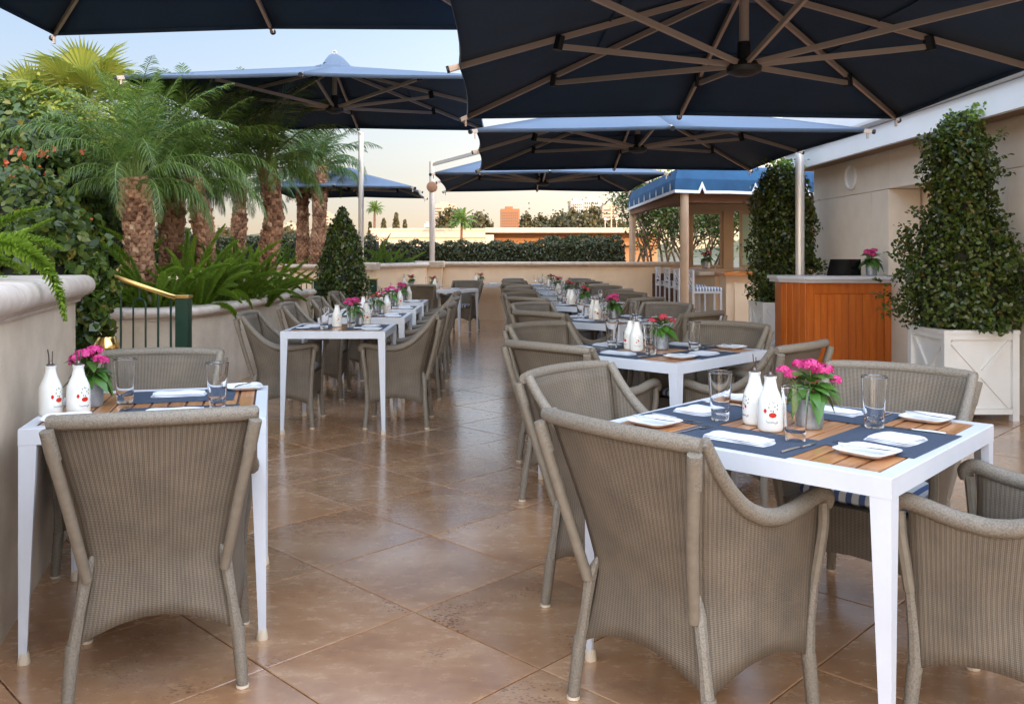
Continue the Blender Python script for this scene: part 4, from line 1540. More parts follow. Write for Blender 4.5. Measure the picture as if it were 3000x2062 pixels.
# ---- far tables near the end wall
for (tx, ty, ra, nm, chs) in ((-.69, 14.1, rad(-22), 'white table standing alone in the aisle end', [(-.50, 14.72, math.pi - .35)]),
                              (-1.30, 15.2, 0, 'white table left of the aisle end, against the pier', [(-1.10, 13.25, 0.0)]),
                              (-.07, 16.75, 0, 'white table pushed against the end wall', [])):
    place(tabL, nm, (tx, ty, 0), ra, 'white framed tables near the end wall')
    for k, (x, y, a) in enumerate(chs):
        place(chair, f'wicker armchair {"behind" if y > ty else "in front of"} the {nm}', (x, y, 0), a, 'wicker armchairs near the end wall')
    place(potR, f'kalanchoe pot on the {nm}', (tx + (-.1 if tx < -1 else (-.12 if tx > -.2 else -.25)), ty + .1, TZ), 1.0, 'potted kalanchoes on the tables')
    place(botG, f'cream oil bottle on the {nm}', (tx - .22, ty + .02, TZ), 0, 'cream oil and vinegar bottles')
    place(napS, f'folded white napkin on the {nm}', (tx + .12, ty - .15, TZ), .2, 'folded white napkins')
    place(glass, f'tall clear glass on the {nm}', (tx - .12 if tx > -1 else tx + .2, ty - .12, TZ), 0, 'drinking glasses')
finish_protos()


# ================================================================== PODIUM + monitor
pd = thing('host_podium', 'orange cherry wood host podium with white top standing by the right wall', 'podium', (0, 0, 0))
x0, x1, y0, y1 = 3.30, 4.18, 9.0, 9.62
out = [(3.30, y0), (x1, y0), (x1, y1), (3.14, y1), (3.14, 9.32)]
hc = 1.0
# corner posts and rails
fp = lambda a0, b0, c0_, a1, b1, c1_, nm='frame_board': part(nm, G().cbox(a0, b0, c0_, a1, b1, c1_, .003), M['podium'], pd)
part('core', G().prism([(3.315, y0 + .03), (x1 - .03, y0 + .03), (x1 - .03, y1), (3.17, y1), (3.17, 9.33)], .02, hc), M['podium'], pd)
fp(3.30, y0, .0, 3.37, y0 + .028, hc)
fp(x1 - .07, y0, .0, x1, y0 + .028, hc)
fp(3.372, y0 + .002, hc - .11, x1 - .072, y0 + .028, hc)
fp(3.372, y0 + .002, 0, x1 - .072, y0 + .028, .13)
for k in range(10):
    w = (x1 - .074 - 3.374) / 10
    part('plank', G().cbox(0, 0, .132, w - .003, .018, hc - .112, .002), M['podium'], pd, loc=(3.375 + k * w, y0 + .0105, 0))
# angled left face
A_, B_ = Vector((3.14, 9.32, 0)), Vector((3.297, y0 + .005, 0))
dd = (B_ - A_)
an = math.atan2(dd.y, dd.x)
for k in range(4):
    part('plank', G().cbox(.003, -.012, .0, dd.length / 4 - .003, .012, hc, .003), M['podium'], pd, loc=tuple(A_ + dd * (k / 4)), rot=(0, 0, an))
topo = [(3.255, y0 - .06), (x1 + .06, y0 - .06), (x1 + .06, y1), (3.08, y1), (3.08, 9.28)]
inner = [(3.275, y0 - .03), (x1 + .03, y0 - .03), (x1 + .03, y1), (3.105, y1), (3.105, 9.30)]
part('top_moulding', G().prism(inner, hc + .001, hc + .035), M['white'], pd)
part('counter_top', G().prism(topo, hc + .036, hc + .07), M['white'], pd)
mn = thing('monitor', 'black tilted monitor seen from behind on the host podium', 'monitor', (3.82, 9.25, hc + .071))
part('shell', G().add([(-.21, 0, .0), (.15, 0, .0), (.19, .10, .175), (-.13, .10, .175), (-.21, .03, .0), (.15, .03, .0), (.19, .13, .175), (-.13, .13, .175)], [(0, 1, 2, 3), (4, 7, 6, 5), (0, 4, 5, 1), (1, 5, 6, 2), (2, 6, 7, 3), (3, 7, 4, 0)]), M['screen'], mn)
part('stand', G().box(-.07, .035, 0, .05, .16, .02), M['black'], mn)
pl = copy_thing(potP, 'pink kalanchoe in a zinc pot on the host podium', (4.06, 9.2, hc + .071), 1.2, scl=1.35)
pl2 = copy_thing(potR, 'rose red flowers in a dark pot on the kiosk counter', (4.22, 16.88, 1.03), .4, scl=1.7)

# ================================================================== BAR STOOLS
def make_stool():
    t = thing('bar_stool', 'x', 'bar stool', (0, 0, -50))
    # faces +X; back at -X
    for sy in (-1, 1):
        part('leg', G().box(-.225, sy * .19 - .014, FZ, -.197, sy * .19 + .014, 1.07), M['white'], t)
        part('leg', G().box(.197, sy * .19 - .014, FZ, .225, sy * .19 + .014, .74), M['white'], t)
        part('stretcher', G().box(-.196, sy * .19 - .009, .33, .196, sy * .19 + .009, .355), M['white'], t)
        part('seat_rail', G().box(-.196, sy * .19 - .013, .71, .196, sy * .19 + .013, .74), M['white'], t)
    for x in (-.211, .211):
        part('stretcher', G().box(x - .009, -.175, .28, x + .009, .175, .305), M['white'], t)
        part('seat_rail', G().box(x - .013, -.175, .71, x + .013, .175, .74), M['white'], t)
    part('top_rail', G().box(-.227, -.175, 1.035, -.199, .175, 1.07), M['white'], t)
    part('back_rail', G().box(-.225, -.175, .83, -.201, .175, .855), M['white'], t)
    for s in (-1, 1):
        part('back_cross', G().tube([(-.213, -.175 * s, .857), (-.213, .175 * s, 1.033)], .011, 6), M['white'], t)
        part('back_cross', G().tube([(-.213, -.175 * s, .945), (-.213, .0, 1.033 if s > 0 else .857)], .009, 6), M['white'], t)
    g = G().cbox(-.19, -.2, .741, .235, .2, .80, .02)
    part('cushion', g, M['cushion'], t)
    return t


stool = make_stool()
for k, y in enumerate((13.35, 14.45, 15.55, 16.65)):
    place(stool, ['nearest', 'second', 'third', 'farthest'][k] + ' white bamboo bar stool with striped cushion at the kiosk counter', ((3.30, 3.33, 3.39, 3.44)[k], y, 0), 0, 'white bar stools at the kiosk')
proto, *rest = [x for x in TODO if x[0] is stool][0]
finish_protos()


# ================================================================== PLANTER BOXES
def make_planter():
    t = thing('planter_box', 'x', 'planter', (0, 0, -50))
    w, h = .29, .71
    for sx in (-1, 1):
        for sy in (-1, 1):
            part('post', G().box(sx * w - (.05 if sx > 0 else 0), sy * w - (.05 if sy > 0 else 0), FZ, sx * w + (.05 if sx < 0 else 0), sy * w + (.05 if sy < 0 else 0), h - .031), M['planterwhite'], t)
    for k in range(4):
        a = k * math.pi / 2
        R_ = Matrix.Rotation(a, 4, 'Z')
        def P_(nm, g): return part(nm, g.xf(R_), M['planterwhite'], t)
        P_('rail', G().box(-w + .051, -w + .004, h - .075, w - .051, -w + .046, h - .032))
        P_('rail', G().box(-w + .051, -w + .004, .06, w - .051, -w + .046, .10))
        P_('panel', G().box(-w + .051, -w + .03, .101, w - .051, -w + .042, h - .076))
        L = math.hypot(2 * w - .102, h - .177)
        an = math.atan2(h - .177, 2 * w - .102)
        for s in (-1, 1):
            g = G().box(-L / 2 + .02, -.009 - (.001 if s > 0 else 0), -.017, L / 2 - .02, .009, .017)
            g.xf(Matrix.Translation((0, -w + .021, (.101 + h - .076) / 2)) @ Matrix.Rotation(-s * an, 4, 'Y'))
            P_('diagonal_brace', g)
        P_('top_rail', G().cbox(-w - .006, -w - .006, h - .031, w - .052, -w + .052, h, .004))
    part('soil', G().box(-w + .052, -w + .052, h - .2, w - .052, w - .052, h - .045), M['soil'], t)
    return t


plb = make_planter()
place(plb, 'white cross-braced planter box under the bulging topiary at the right edge', (3.79, 6.95, 0), 0, 'white planter boxes')
place(plb, 'white cross-braced planter box behind the left side of the podium', (3.62, 10.85, 0), 0, 'white planter boxes')
finish_protos()
CANVAS_OFF = 1
# ================================================================== UMBRELLAS
def umbrella(label, cx, cyy, half, ze, zp, hub_z, pole, pole_top, arm=True, hood=True, rz=0.0, pole_r=.045, knob=None):
    t = thing('cantilever_umbrella', label, 'umbrella', (cx, cyy, 0), rz, 'navy cantilever umbrellas over the terrace')
    ends = []
    for k in range(8):
        a = k * math.pi / 4
        m = half / max(abs(math.cos(a)), abs(math.sin(a)))
        ends.append(Vector((math.cos(a) * m, math.sin(a) * m, ze - (.03 if k % 2 else 0))))
    top = Vector((0, 0, zp))
    for k in range(8):
        A, B = ends[k], ends[(k + 1) % 8]
        P, U = [], []
        for i in range(9):
            r = .03 + .97 * i / 8
            row = []
            for j in range(7):
                s = j / 6
                e = A.lerp(B, s)
                q = top.lerp(e, r)
                sag = 4 * s * (1 - s)
                q = q + Vector((0, 0, -.016 * sag * r * (1.2 - r) * 2)) - Vector((e.x, e.y, 0)).normalized() * (.028 * sag * r ** 3)
                row.append(tuple(q))
            P.append(row)
        # folded hem at the edge
        P.append([(p[0] * .995, p[1] * .995, p[2] - .035) for p in P[-1]])
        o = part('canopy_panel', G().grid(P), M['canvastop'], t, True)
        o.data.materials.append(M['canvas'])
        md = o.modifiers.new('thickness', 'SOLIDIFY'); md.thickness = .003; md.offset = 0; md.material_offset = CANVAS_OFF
    g = G()
    sp_ = []
    for k in range(8):
        for j in range(4):
            e = ends[k].lerp(ends[(k + 1) % 8], j / 4)
            q = top.lerp(e, .47)
            sp_.append((q.x, q.y, q.z - .012 - .012 * 4 * (j / 4) * (1 - j / 4)))
    part('seam_tape', g.tube(sp_ + [sp_[0]], .007, 4, caps=False), M['canvas'], t)
    hub = Vector((0, 0, hub_z))
    for k in range(8):
        E_ = ends[k]
        d = Vector((E_.x, E_.y, 0)).normalized()
        L = Vector((E_.x, E_.y, 0)).length
        a0 = top + Vector((0, 0, -.05)) + d * .04
        a1 = E_ + Vector((0, 0, -.035)) + d * .06
        g = G().tube([a0, a1], .026, 4, squash=.62)
        rib = part('rib', g, M['rib'], t)
        part('end_cap', G().tube([a1, a1 + (a1 - a0).normalized() * .018], .0235, 8), M['black'], rib)
        if k % 2:
            part('end_clip', G().box(-.008, -.010, -.06, .008, .010, 0), M['rib'], rib, loc=tuple(a1 - d * .05))
        f = .62 if k % 2 == 0 else .60
        j_ = a0.lerp(a1, f) + Vector((0, 0, -.05))
        part('strut', G().tube([hub + d * .07 + Vector((0, 0, .02)), j_], .024, 4, squash=.6), M['rib'], t)
        part('bracket', G().tube([j_ + Vector((0, 0, .065)) - d * .01, j_ + Vector((0, 0, -.025)) + d * .01], .034, 6), M['black'], t)
    part('hub', G().lathe([(.001, -.055), (.06, -.05), (.105, -.03), (.11, .0), (.09, .03), (.045, .035), (.04, .16), (.001, .16)], 16), M['black'], t, True, loc=(0, 0, hub_z))
    part('centre_pole', G().tube([(0, 0, hub_z + .14), (0, 0, zp - .03)], .03, 12), M['rib'], t, True)
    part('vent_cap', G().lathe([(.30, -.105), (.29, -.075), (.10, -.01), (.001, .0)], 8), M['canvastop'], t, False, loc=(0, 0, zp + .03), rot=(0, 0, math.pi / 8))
    if hood:
        g = G()
        P = []
        for i in range(7):
            s = i / 6
            ring = []
            for j in range(15):
                a = 2 * math.pi * j / 14
                r = (.16 * (1 - s) ** .6 + .035) * (1 + .16 * math.sin(3 * a + 1) * (1 - s))
                ring.append((r * math.cos(a) * .85, r * math.sin(a) * .7, s * .13 + .01 * math.sin(5 * a)))
            P.append(ring)
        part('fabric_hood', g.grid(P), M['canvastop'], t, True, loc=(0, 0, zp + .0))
        pts = [(.026 * math.cos(a), 0, .026 * math.sin(a)) for a in [2 * math.pi * k / 14 for k in range(15)]]
        part('finial_ring', G().tube(pts, .010, 6, caps=False), M['rib'], t, True, loc=(0, 0, zp + .145))
    if pole:
        Pp = Vector((pole[0] - cx, pole[1] - cyy, 0))
        Pp = Matrix.Rotation(-rz, 3, 'Z') @ Pp
        part('mast', G().tube([(Pp.x, Pp.y, 0), (Pp.x, Pp.y, pole_top)], pole_r, 14), M['whitepole' if pole_r == .052 else 'pole'], t, True)
        part('base_plate', G().lathe([(.28, 0), (.28, .03), (.08, .045), (.06, .12), (.001, .12)], 20, Pp.x, Pp.y, .001), M['black'], t)
        if knob:
            part('crank_knob', G().lathe([(.001, -.08), (.08, -.075), (.11, -.05), (.11, .05), (.08, .07), (.001, .075)], 16), M['soffit'], t, True, loc=(Pp.x, Pp.y - .04, knob), rot=(rad(90), 0, 0))
        if arm:
            tgt = top + Vector((0, 0, .16))
            part('arm', G().tube([(Pp.x, Pp.y, pole_top - .06), tgt], .045, 4, squash=.6), M['pole'], t)
    return t


umbrella('largest navy square umbrella filling the upper right, seen from underneath', 1.60, 5.45, 1.80, 2.495, 3.02, 2.47, (3.88, 5.45), 2.95, hood=False)
umbrella('navy square umbrella above the right row, just beyond the largest one', 1.70, 9.97, 1.84, 2.51, 3.06, 2.52, (3.69, 10.3), 2.66, arm=True, hood=False, pole_r=.052)
umbrella('farthest centre navy umbrella hanging from the mast with a brown knob', .86, 14.2, 1.68, 2.52, 3.1, 2.48, (-1.19, 17.62), 3.20, pole_r=.06, knob=2.68)
umbrella('navy umbrella with top coloured pale as if skylit and ring finial above the left row', -1.86, 10.30, 1.775, 3.095, 3.55, 3.03, (-2.12, 14.15), 3.30, pole_r=.045, arm=False)
umbrella('navy umbrella cut off by the top left edge of the picture', -1.80, 5.0, 1.725, 3.08, 3.77, 3.05, (-4.3, 5.0), 3.5, rz=-.05)
umbrella('distant navy umbrella half hidden behind the date palms', -2.55, 15.4, 1.27, 2.45, 2.82, 2.45, (-4.3, 17.2), 3.0, hood=False)
cb = None

# ================================================================== PALMS
def frond_mesh(name, L, elev, curl, nl=46, mt='palm', ll=.24, w=.009, seed=0, droop=.9):
    """pinnate frond from the origin; grows along +X at angle elev and curls down by curl radians"""
    r = np.random.default_rng(seed)
    n = 24
    pts = [Vector((0, 0, 0))]
    for i in range(n):
        a = elev - curl * (i / n) ** 1.15
        pts.append(pts[-1] + Vector((math.cos(a), 0, math.sin(a))) * (L / n))
    V = []
    for k in range(nl):
        u = .16 + .84 * k / (nl - 1)
        f = u * n
        i = min(n - 1, int(f))
        p = pts[i].lerp(pts[i + 1], f - i)
        t = (pts[i + 1] - pts[i]).normalized()
        l = ll * math.sin(math.pi * (.18 + .80 * u)) ** .7
        for s in (-1, 1):
            sw = .55 + .35 * u + r.normal(0, .08)
            d = (Vector((0, s, 0)) * math.cos(sw) + t * math.sin(sw) + Vector((0, 0, .12 + r.normal(0, .1)))).normalized()
            ww = w * r.uniform(.8, 1.2)
            up = t.cross(d).normalized() * s
            side = t * ww
            q = [p]
            cur = d
            for m in range(3):
                cur = (cur + Vector((0, 0, -droop * (.30 + .25 * m) * r.uniform(.7, 1.3)))).normalized()
                q.append(q[-1] + cur * l / 3)
            wd = [.6, 1.0, .8, .1]
            for m in range(3):
                V.append([q[m] - side * wd[m], q[m] + side * wd[m], q[m + 1] + side * wd[m + 1], q[m + 1] - side * wd[m + 1]])
    arr = np.array([[list(p) for p in v] for v in V])
    g = G().tube(pts[::3], [.011 - .009 * i / (len(pts[::3]) - 1) for i in range(len(pts[::3]))], 5)
    me = quads_mesh(name, arr, M[mt], 4)
    # join the rachis
    nv = len(me.vertices)
    g2 = G()
    g2.v = [tuple(v.co) for v in me.vertices] + g.v
    g2.f = [tuple(p.vertices) for p in me.polygons] + [tuple(a + nv for a in f) for f in g.f]
    g2.uv = [None] * len(g2.f)
    out = g2.mesh(name, M[mt])
    out.materials.append(M['rachis'])
    npoly = len(me.polygons)
    for p in out.polygons[npoly:]:
        p.material_index = 1
    return out


def frond_set(L, mt, ll, nl=46, w=.009, seed=0):
    return [frond_mesh('frond', L * f, rad(e), rad(c), nl, mt, ll, w, seed + i, dr)
            for i, (f, e, c, dr) in enumerate(((.92, 86, 28, .35), (1.08, 77, 62, .6), (1.12, 66, 98, .8), (1.10, 54, 125, 1.0), (1.0, 42, 135, 1.2), (.78, 22, 115, 1.3)))]


def palm(label, base, top, r0, r1, fset, nf, seed, bend=(0, 0), scale=1.0, group='pygmy date palms in the planting bed', upright=0):
    r = random.Random(seed)
    t = thing('date_palm', label, 'palm tree', base, 0, group)
    B, T = Vector((0, 0, -.1)), Vector(top) - Vector(base)
    pts, rr = [], []
    n = 14
    for i in range(n + 1):
        u = i / n
        p = B.lerp(T, u) + Vector((bend[0], bend[1], 0)) * math.sin(math.pi * u)
        pts.append(p)
        rr.append((r0 * (1 - u) + r1 * u) * (1 + .10 * math.sin(u * 9 + seed)))
    trunk = part('trunk', G().tube(pts, [x * .9 for x in rr], 14), M['bark'], t, True)
    # old leaf bases in spiral rows (one mesh part, real relief)
    g = G()
    circ = 2 * math.pi * (r0 + r1) / 2
    per = max(9, int(circ / .062))
    H = (T - B).length
    rows = int(H / .042)
    for ri in range(rows):
        u = (ri + .5) / rows
        f = u * n
        i = min(n - 1, int(f))
        c = pts[i].lerp(pts[i + 1], f - i)
        ax = (pts[i + 1] - pts[i]).normalized()
        rad_ = rr[i] * (1 - f + i) + rr[min(n, i + 1)] * (f - i)
        e1 = ax.orthogonal().normalized()
        e2 = ax.cross(e1)
        for k in range(per):
            if r.random() < .06: continue
            a = 2 * math.pi * (k + .5 * (ri % 2)) / per + r.uniform(-.13, .13)
            d = e1 * math.cos(a) + e2 * math.sin(a)
            tn = ax.cross(d)
            w = circ / per * .52
            h = .030 * r.uniform(.6, 1.5)
            out = rad_ * r.uniform(.97, 1.10) + .004 + (.02 if r.random() < .08 else 0)
            q0 = c + d * (rad_ * .88)
            tip = c + d * out + ax * h * .7
            vs = [q0 - tn * w - ax * h, q0 + tn * w - ax * h, q0 + tn * w * .75 + ax * h * .9, q0 - tn * w * .75 + ax * h * .9, tip - tn * w * .5, tip + tn * w * .5, tip - ax * h * .9 + tn * w * .35, tip - ax * h * .9 - tn * w * .35]
            g.add(vs, [(3, 2, 5, 4), (4, 5, 6, 7), (7, 6, 1, 0), (2, 1, 6, 5), (0, 3, 4, 7)])
    o = part('leaf_scars', g, M['barktip'], trunk)
    o['kind'] = 'stuff'
    for k in range(nf):
        u = (k + .5) / nf
        lev = min(5, int(u * 6.2))
        if upright and lev > 3 and r.random() < .5: lev = 3
        me = fset[lev]
        a = k * 2.39996 + r.uniform(-.25, .25)
        put('frond', me, t, tuple(T + Vector((r1 * .35 * math.cos(a), r1 * .35 * math.sin(a), .02 - .10 * u))), (r.uniform(-.25, .25), r.uniform(-.15, .15), a), scale * r.uniform(.85, 1.12))
    return t


fsA = frond_set(1.18, 'palm', .27, nl=50, w=.0052, seed=3)
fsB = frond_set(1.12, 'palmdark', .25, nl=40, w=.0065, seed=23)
palm('thick trunked date palm nearest the railing', px(315, 640, 8.3), px(303, 405, 8.3), .142, .132, fsA, 36, 1, bend=(.02, 0))
palm('date palm close behind the thick trunked one, slightly to its right', px(392, 600, 9.4), px(384, 392, 9.4), .138, .128, fsA, 30, 2)
palm('date palm with slim top leaning left above the ferns', px(468, 610, 9.1), px(436, 405, 9.1), .108, .092, fsA, 26, 3, bend=(.04, 0))
palm('slender date palm standing farther back between two thicker ones', px(541, 560, 12.8), px(543, 425, 12.8), .10, .10, fsB, 26, 4)
palm('curved date palm whose trunk bows to the right in the middle of the bed', px(590, 600, 10.4), px(602, 372, 10.4), .118, .108, fsA, 32, 5, bend=(.13, 0))
palm('left of the twin slender date palms beside the cone shaped shrub', px(688, 600, 14.9), px(685, 385, 14.9), .105, .105, fsB, 28, 6)
palm('right of the twin slender date palms beside the cone shaped shrub', px(716, 600, 14.4), px(724, 378, 14.4), .12, .12, fsB, 30, 7, bend=(.03, 0))


# ---- fan palm
def fan_leaf(seed, R=.85):
    r = np.random.default_rng(seed)
    V = []
    n = 44
    for k in range(n):
        a0 = rad(-125 + 250 * k / n)
        a1 = rad(-125 + 250 * (k + 1) / n)
        am = (a0 + a1) / 2
        rr = R * r.uniform(.9, 1.05) * (1 - .15 * abs(am) / 2.2)
        up = .03 if k % 2 else -.03
        p0 = (0, 0, 0)
        mid = rr * .62
        V.append([p0, (mid * math.cos(a0), mid * math.sin(a0), .06 * math.cos(am) - up * .5), (rr * math.cos(am), rr * math.sin(am), -.10 + r.normal(0, .04)), (mid * math.cos(a1), mid * math.sin(a1), .06 * math.cos(am) + up * .5)])
    g = G()
    for v in V:
        g.add(v, [(0, 1, 2, 3)])
    g.tube([(-.9, 0, -.35), (-.4, 0, -.1), (0, 0, 0)], [.02, .016, .01], 5)
    return g.mesh('fan_leaf', M['fan'])


fm = [fan_leaf(1), fan_leaf(2), fan_leaf(3)]
for (bx, by, bz, lab, sd_, sc) in ((-9.2, 17.5, 4.0, 'sunlit yellow green fan palm rising over the shrubs at the left edge', 1, .95), (-7.9, 17.0, 4.25, 'sunlit fan palm with the tallest spiky fans, left of the date palms', 2, .95), (-9.9, 15.6, 3.0, 'lower fan palm partly cut off by the left picture edge', 4, .9)):
    t = thing('fan_palm', lab, 'palm tree', (bx, by, .8))
    part('trunk', G().tube([(0, 0, 0), (.05, 0, bz * .5), (0, 0, bz - .9)], [.16, .13, .12], 10), M['bark'], t, True)
    r = random.Random(sd_)
    for k in range(22):
        a = k * 2.4
        el = rad(70 - 85 * k / 22)
        L = .75
        p = Vector((math.cos(a) * math.cos(el), math.sin(a) * math.cos(el), math.sin(el))) * L * sc
        put('fan_leaf', fm[k % 3], t, tuple(p + Vector((0, 0, bz - .9))), (r.uniform(-.3, .3), -el + rad(10), a), sc * r.uniform(.85, 1.1))


# ---- foxtail ferns
def plume_mesh(L, bend, seed, n=210, rr=.034):
    r = np.random.default_rng(seed)
    m = 12
    pts = [Vector((0, 0, 0))]
    for i in range(m):
        a = rad(82) - bend * (i / m)
        pts.append(pts[-1] + Vector((math.cos(a), 0, math.sin(a))) * L / m)
    V = []
    for k in range(n):
        u = .06 + .94 * k / n
        f = u * m
        i = min(m - 1, int(f))
        p = pts[i].lerp(pts[i + 1], f - i)
        t = (pts[i + 1] - pts[i]).normalized()
        e1 = t.orthogonal().normalized(); e2 = t.cross(e1)
        R_ = rr * math.sin(math.pi * (.12 + .86 * u)) ** .6
        for q in range(4):
            a = k * 1.3 + q * math.pi / 2 + r.normal(0, .3)
            d = (e1 * math.cos(a) + e2 * math.sin(a) + t * .75).normalized()
            s = t.cross(d).normalized() * .0052
            e = p + d * R_ * r.uniform(.8, 1.25)
            V.append([p - s * .5, p + s * .5, e + s * .8, e - s * .8])
    return quads_mesh('plume', np.array([[list(x) for x in v] for v in V]), M['fern'], 4)


plm = [plume_mesh(.78, rad(25), 1), plume_mesh(.82, rad(60), 2), plume_mesh(.75, rad(95), 3), plume_mesh(.62, rad(45), 4), plume_mesh(.70, rad(130), 5)]


def fern(label, loc, n, seed, scale=1.0, lean=None, up=0.0):
    r = random.Random(seed)
    t = thing('foxtail_fern', label, 'fern', loc, 0, 'foxtail ferns in the planting bed')
    for k in range(n):
        a = k * 2.39996 + r.uniform(-.3, .3)
        i = [0, 1, 0, 3, 1, 2][k % 6] if r.random() > up else 0
        if k > n * .82: i = 4
        put('plume', plm[i], t, (.06 * math.cos(a), .06 * math.sin(a), 0), (r.uniform(-.35, .35), r.uniform(-.1, .55), a), scale * r.uniform(.75, 1.15))
    return t


def gx(x, Y): return (x - 1112) / 1958 * Y


ferns = [(245, 8.3, 'left of the thickest palm trunk', 18, 1.05), (352, 7.95, 'between the thickest palm trunk and the railing post', 20, 1.15), (400, 8.5, 'tall one behind the railing post', 20, 1.25),
         (445, 8.3, 'right of the railing post, leaning over the coping', 20, 1.1), (500, 9.0, 'under the leaning palm', 20, 1.15), (545, 9.3, 'left of the curved palm', 18, 1.1),
         (590, 9.6, 'at the foot of the curved palm', 16, 1.0), (560, 11.0, 'behind the curved palm', 14, 1.1), (300, 9.6, 'behind the thickest palm trunk', 14, 1.0),
         (625, 10.6, 'at the far end of the curved planter wall', 14, .8)]
for i, (x, Y, lab, n, s) in enumerate(ferns):
    fern('bright green foxtail fern ' + lab, (gx(x, Y), Y, .68), n, 40 + i, s)
fern('bright green foxtail fern drooping over the coping at the left edge', (-2.28, 3.35, 1.02), 15, 90, .78)
fern('bright green foxtail fern high at the left picture edge', (-2.75, 4.1, 1.02), 16, 91, 1.0)
for i, (x, Y, lab) in enumerate(((845, 15.6, 'beside the second umbrella mast above the receding wall'), (885, 16.4, 'right of the second umbrella mast above the receding wall'), (650, 15.5, 'below the twin slender palms'), (600, 15.8, 'far behind the curved palm'))):
    fern('dark green foxtail fern ' + lab, (gx(x, Y), Y, .9), 14, 70 + i, .95)
# one plume hanging over the coping
hang = thing('foxtail_fern', 'single fern plume arching down over the coping of the nearest planter wall', 'fern', (-2.06, 3.22, 1.08))
put('plume', plume_mesh(.86, rad(165), 31, 260, .042), hang, (0, 0, 0), (0, .15, rad(-18)))
put('plume', plume_mesh(.62, rad(110), 32, 200, .036), hang, (-.1, .1, 0), (0, .1, rad(15)))


# ================================================================== SHRUBS
def shrub(name, label, cat, P, N_, size, mt, extra=None, core=None, asp=.55, jitter=.8, group=None):
    t = thing(name, label, cat, (0, 0, 0), 0, group)
    me = quads_mesh('foliage', leaves(P, N_, size, asp, jitter), M[mt], 6)
    o = put('foliage', me, t)
    o['kind'] = 'stuff'
    if extra is not None:
        for (nm, P2, N2, s2, m2) in extra:
            o = put(nm, quads_mesh(nm, leaves(P2, N2, s2, asp, jitter), M[m2], 6), t)
            o['kind'] = 'stuff'
    if core is not None:
        part('inner_twigs', core, M['core'], t)
    return t


# bulging topiary in the right planter
pr1 = [(.70, .40), (.78, .46), (.95, .50), (1.15, .475), (1.38, .42), (1.52, .32), (1.64, .245), (1.78, .235), (1.95, .255), (2.1, .25), (2.2, .22), (2.32, .16), (2.39, .09), (2.44, .03)]
P, N1 = lathe_points(15000, [(z, r * .95) for z, r in pr1], 3.80, 6.98, rough=.13, depth=.2)
P[:, 0] += .05 * (1.7 - P[:, 2])
sl = []
for k in range(24):
    a = RNG.uniform(0, 6.28); r_ = RNG.uniform(0, .16)
    b = np.array([3.79 + r_ * math.cos(a), 6.98 + r_ * math.sin(a), 2.30 - r_])
    d = np.array([RNG.normal(0, .55) + .25, RNG.normal(0, .4), 1.0]); d /= np.linalg.norm(d)
    L = RNG.uniform(.10, .36)
    for q in range(int(L / .012)):
        sl.append(b + d * q * .012 + RNG.normal(0, .010, 3) + np.array([.12 * (q * .012) ** 1.0, 0, 0]))
sl = np.array(sl)
side = []
for k in range(170):
    a = RNG.uniform(0, 6.28); z = RNG.uniform(.8, 2.3)
    r_ = np.interp(z, [p[0] for p in pr1], [p[1] for p in pr1])
    b = np.array([3.78 + r_ * math.cos(a), 6.98 + r_ * math.sin(a), z]); d = np.array([math.cos(a), math.sin(a), RNG.uniform(-.3, .8)])
    for q in range(int(RNG.uniform(4, 12))):
        side.append(b + d * q * .014 + RNG.normal(0, .010, 3))
side = np.array(side)
shrub('topiary', 'large bulging leafy topiary with wispy top in the white planter at right', 'topiary', P, N1, .040, 'ivy',
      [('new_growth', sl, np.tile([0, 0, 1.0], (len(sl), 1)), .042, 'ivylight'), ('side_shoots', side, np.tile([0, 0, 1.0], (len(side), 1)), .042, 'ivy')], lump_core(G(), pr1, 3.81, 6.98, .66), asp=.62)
# column topiary
pr2 = [(.68, .30), (.8, .36), (1.2, .37), (1.6, .36), (1.95, .33), (2.2, .27), (2.34, .20), (2.42, .05)]
P, N1 = lathe_points(8500, pr2, 3.66, 10.85, rough=.10, depth=.18, sq=.5)
tp_ = np.stack([3.66 + RNG.normal(0, .13, 220), 10.85 + RNG.normal(0, .13, 220), 2.36 + RNG.uniform(0, .13, 220)], 1)
sd2 = np.stack([4.05 + RNG.normal(0, .07, 90), 10.8 + RNG.normal(0, .08, 90), 1.16 + RNG.normal(0, .05, 90)], 1)
shrub('topiary', 'upright column topiary in the white planter behind the umbrella mast', 'topiary', P, N1, .05, 'ivy', [('new_growth', tp_, np.tile([0, 0, 1.0], (220, 1)), .05, 'ivylight'), ('side_shoots', sd2, np.tile([0, 0, 1.0], (90, 1)), .06, 'ivy')], lump_core(G(), pr2, 3.66, 10.85, .70), asp=.6)
# cone topiary
pr3 = [(.52, .10), (.72, .27), (.9, .33), (1.1, .30), (1.3, .25), (1.5, .20), (1.68, .14), (1.8, .07), (1.9, .02)]
cx3, cy3 = gx(776, 11.2), 11.2
P, N1 = lathe_points(7500, pr3, cx3, cy3, rough=.08, depth=.16)
t = shrub('topiary', 'dark cone shaped topiary in front of the far stair railing', 'topiary', P, N1, .045, 'ivy', None, lump_core(G(), pr3, cx3, cy3, .84), asp=.6)
part('stem', G().tube([(cx3, cy3, .3), (cx3, cy3, .6)], .03, 8), M['branch'], t)
t = thing('round_planter', 'round stone planter holding the cone shaped topiary', 'planter', (cx3, cy3, 0))
part('bowl', G().lathe([(.001, FZ), (.17, FZ), (.18, .03), (.16, .05), (.24, .38), (.26, .40), (.26, .43), (.22, .43), (.21, .38), (.001, .38)], 24), M['coping'], t, True)

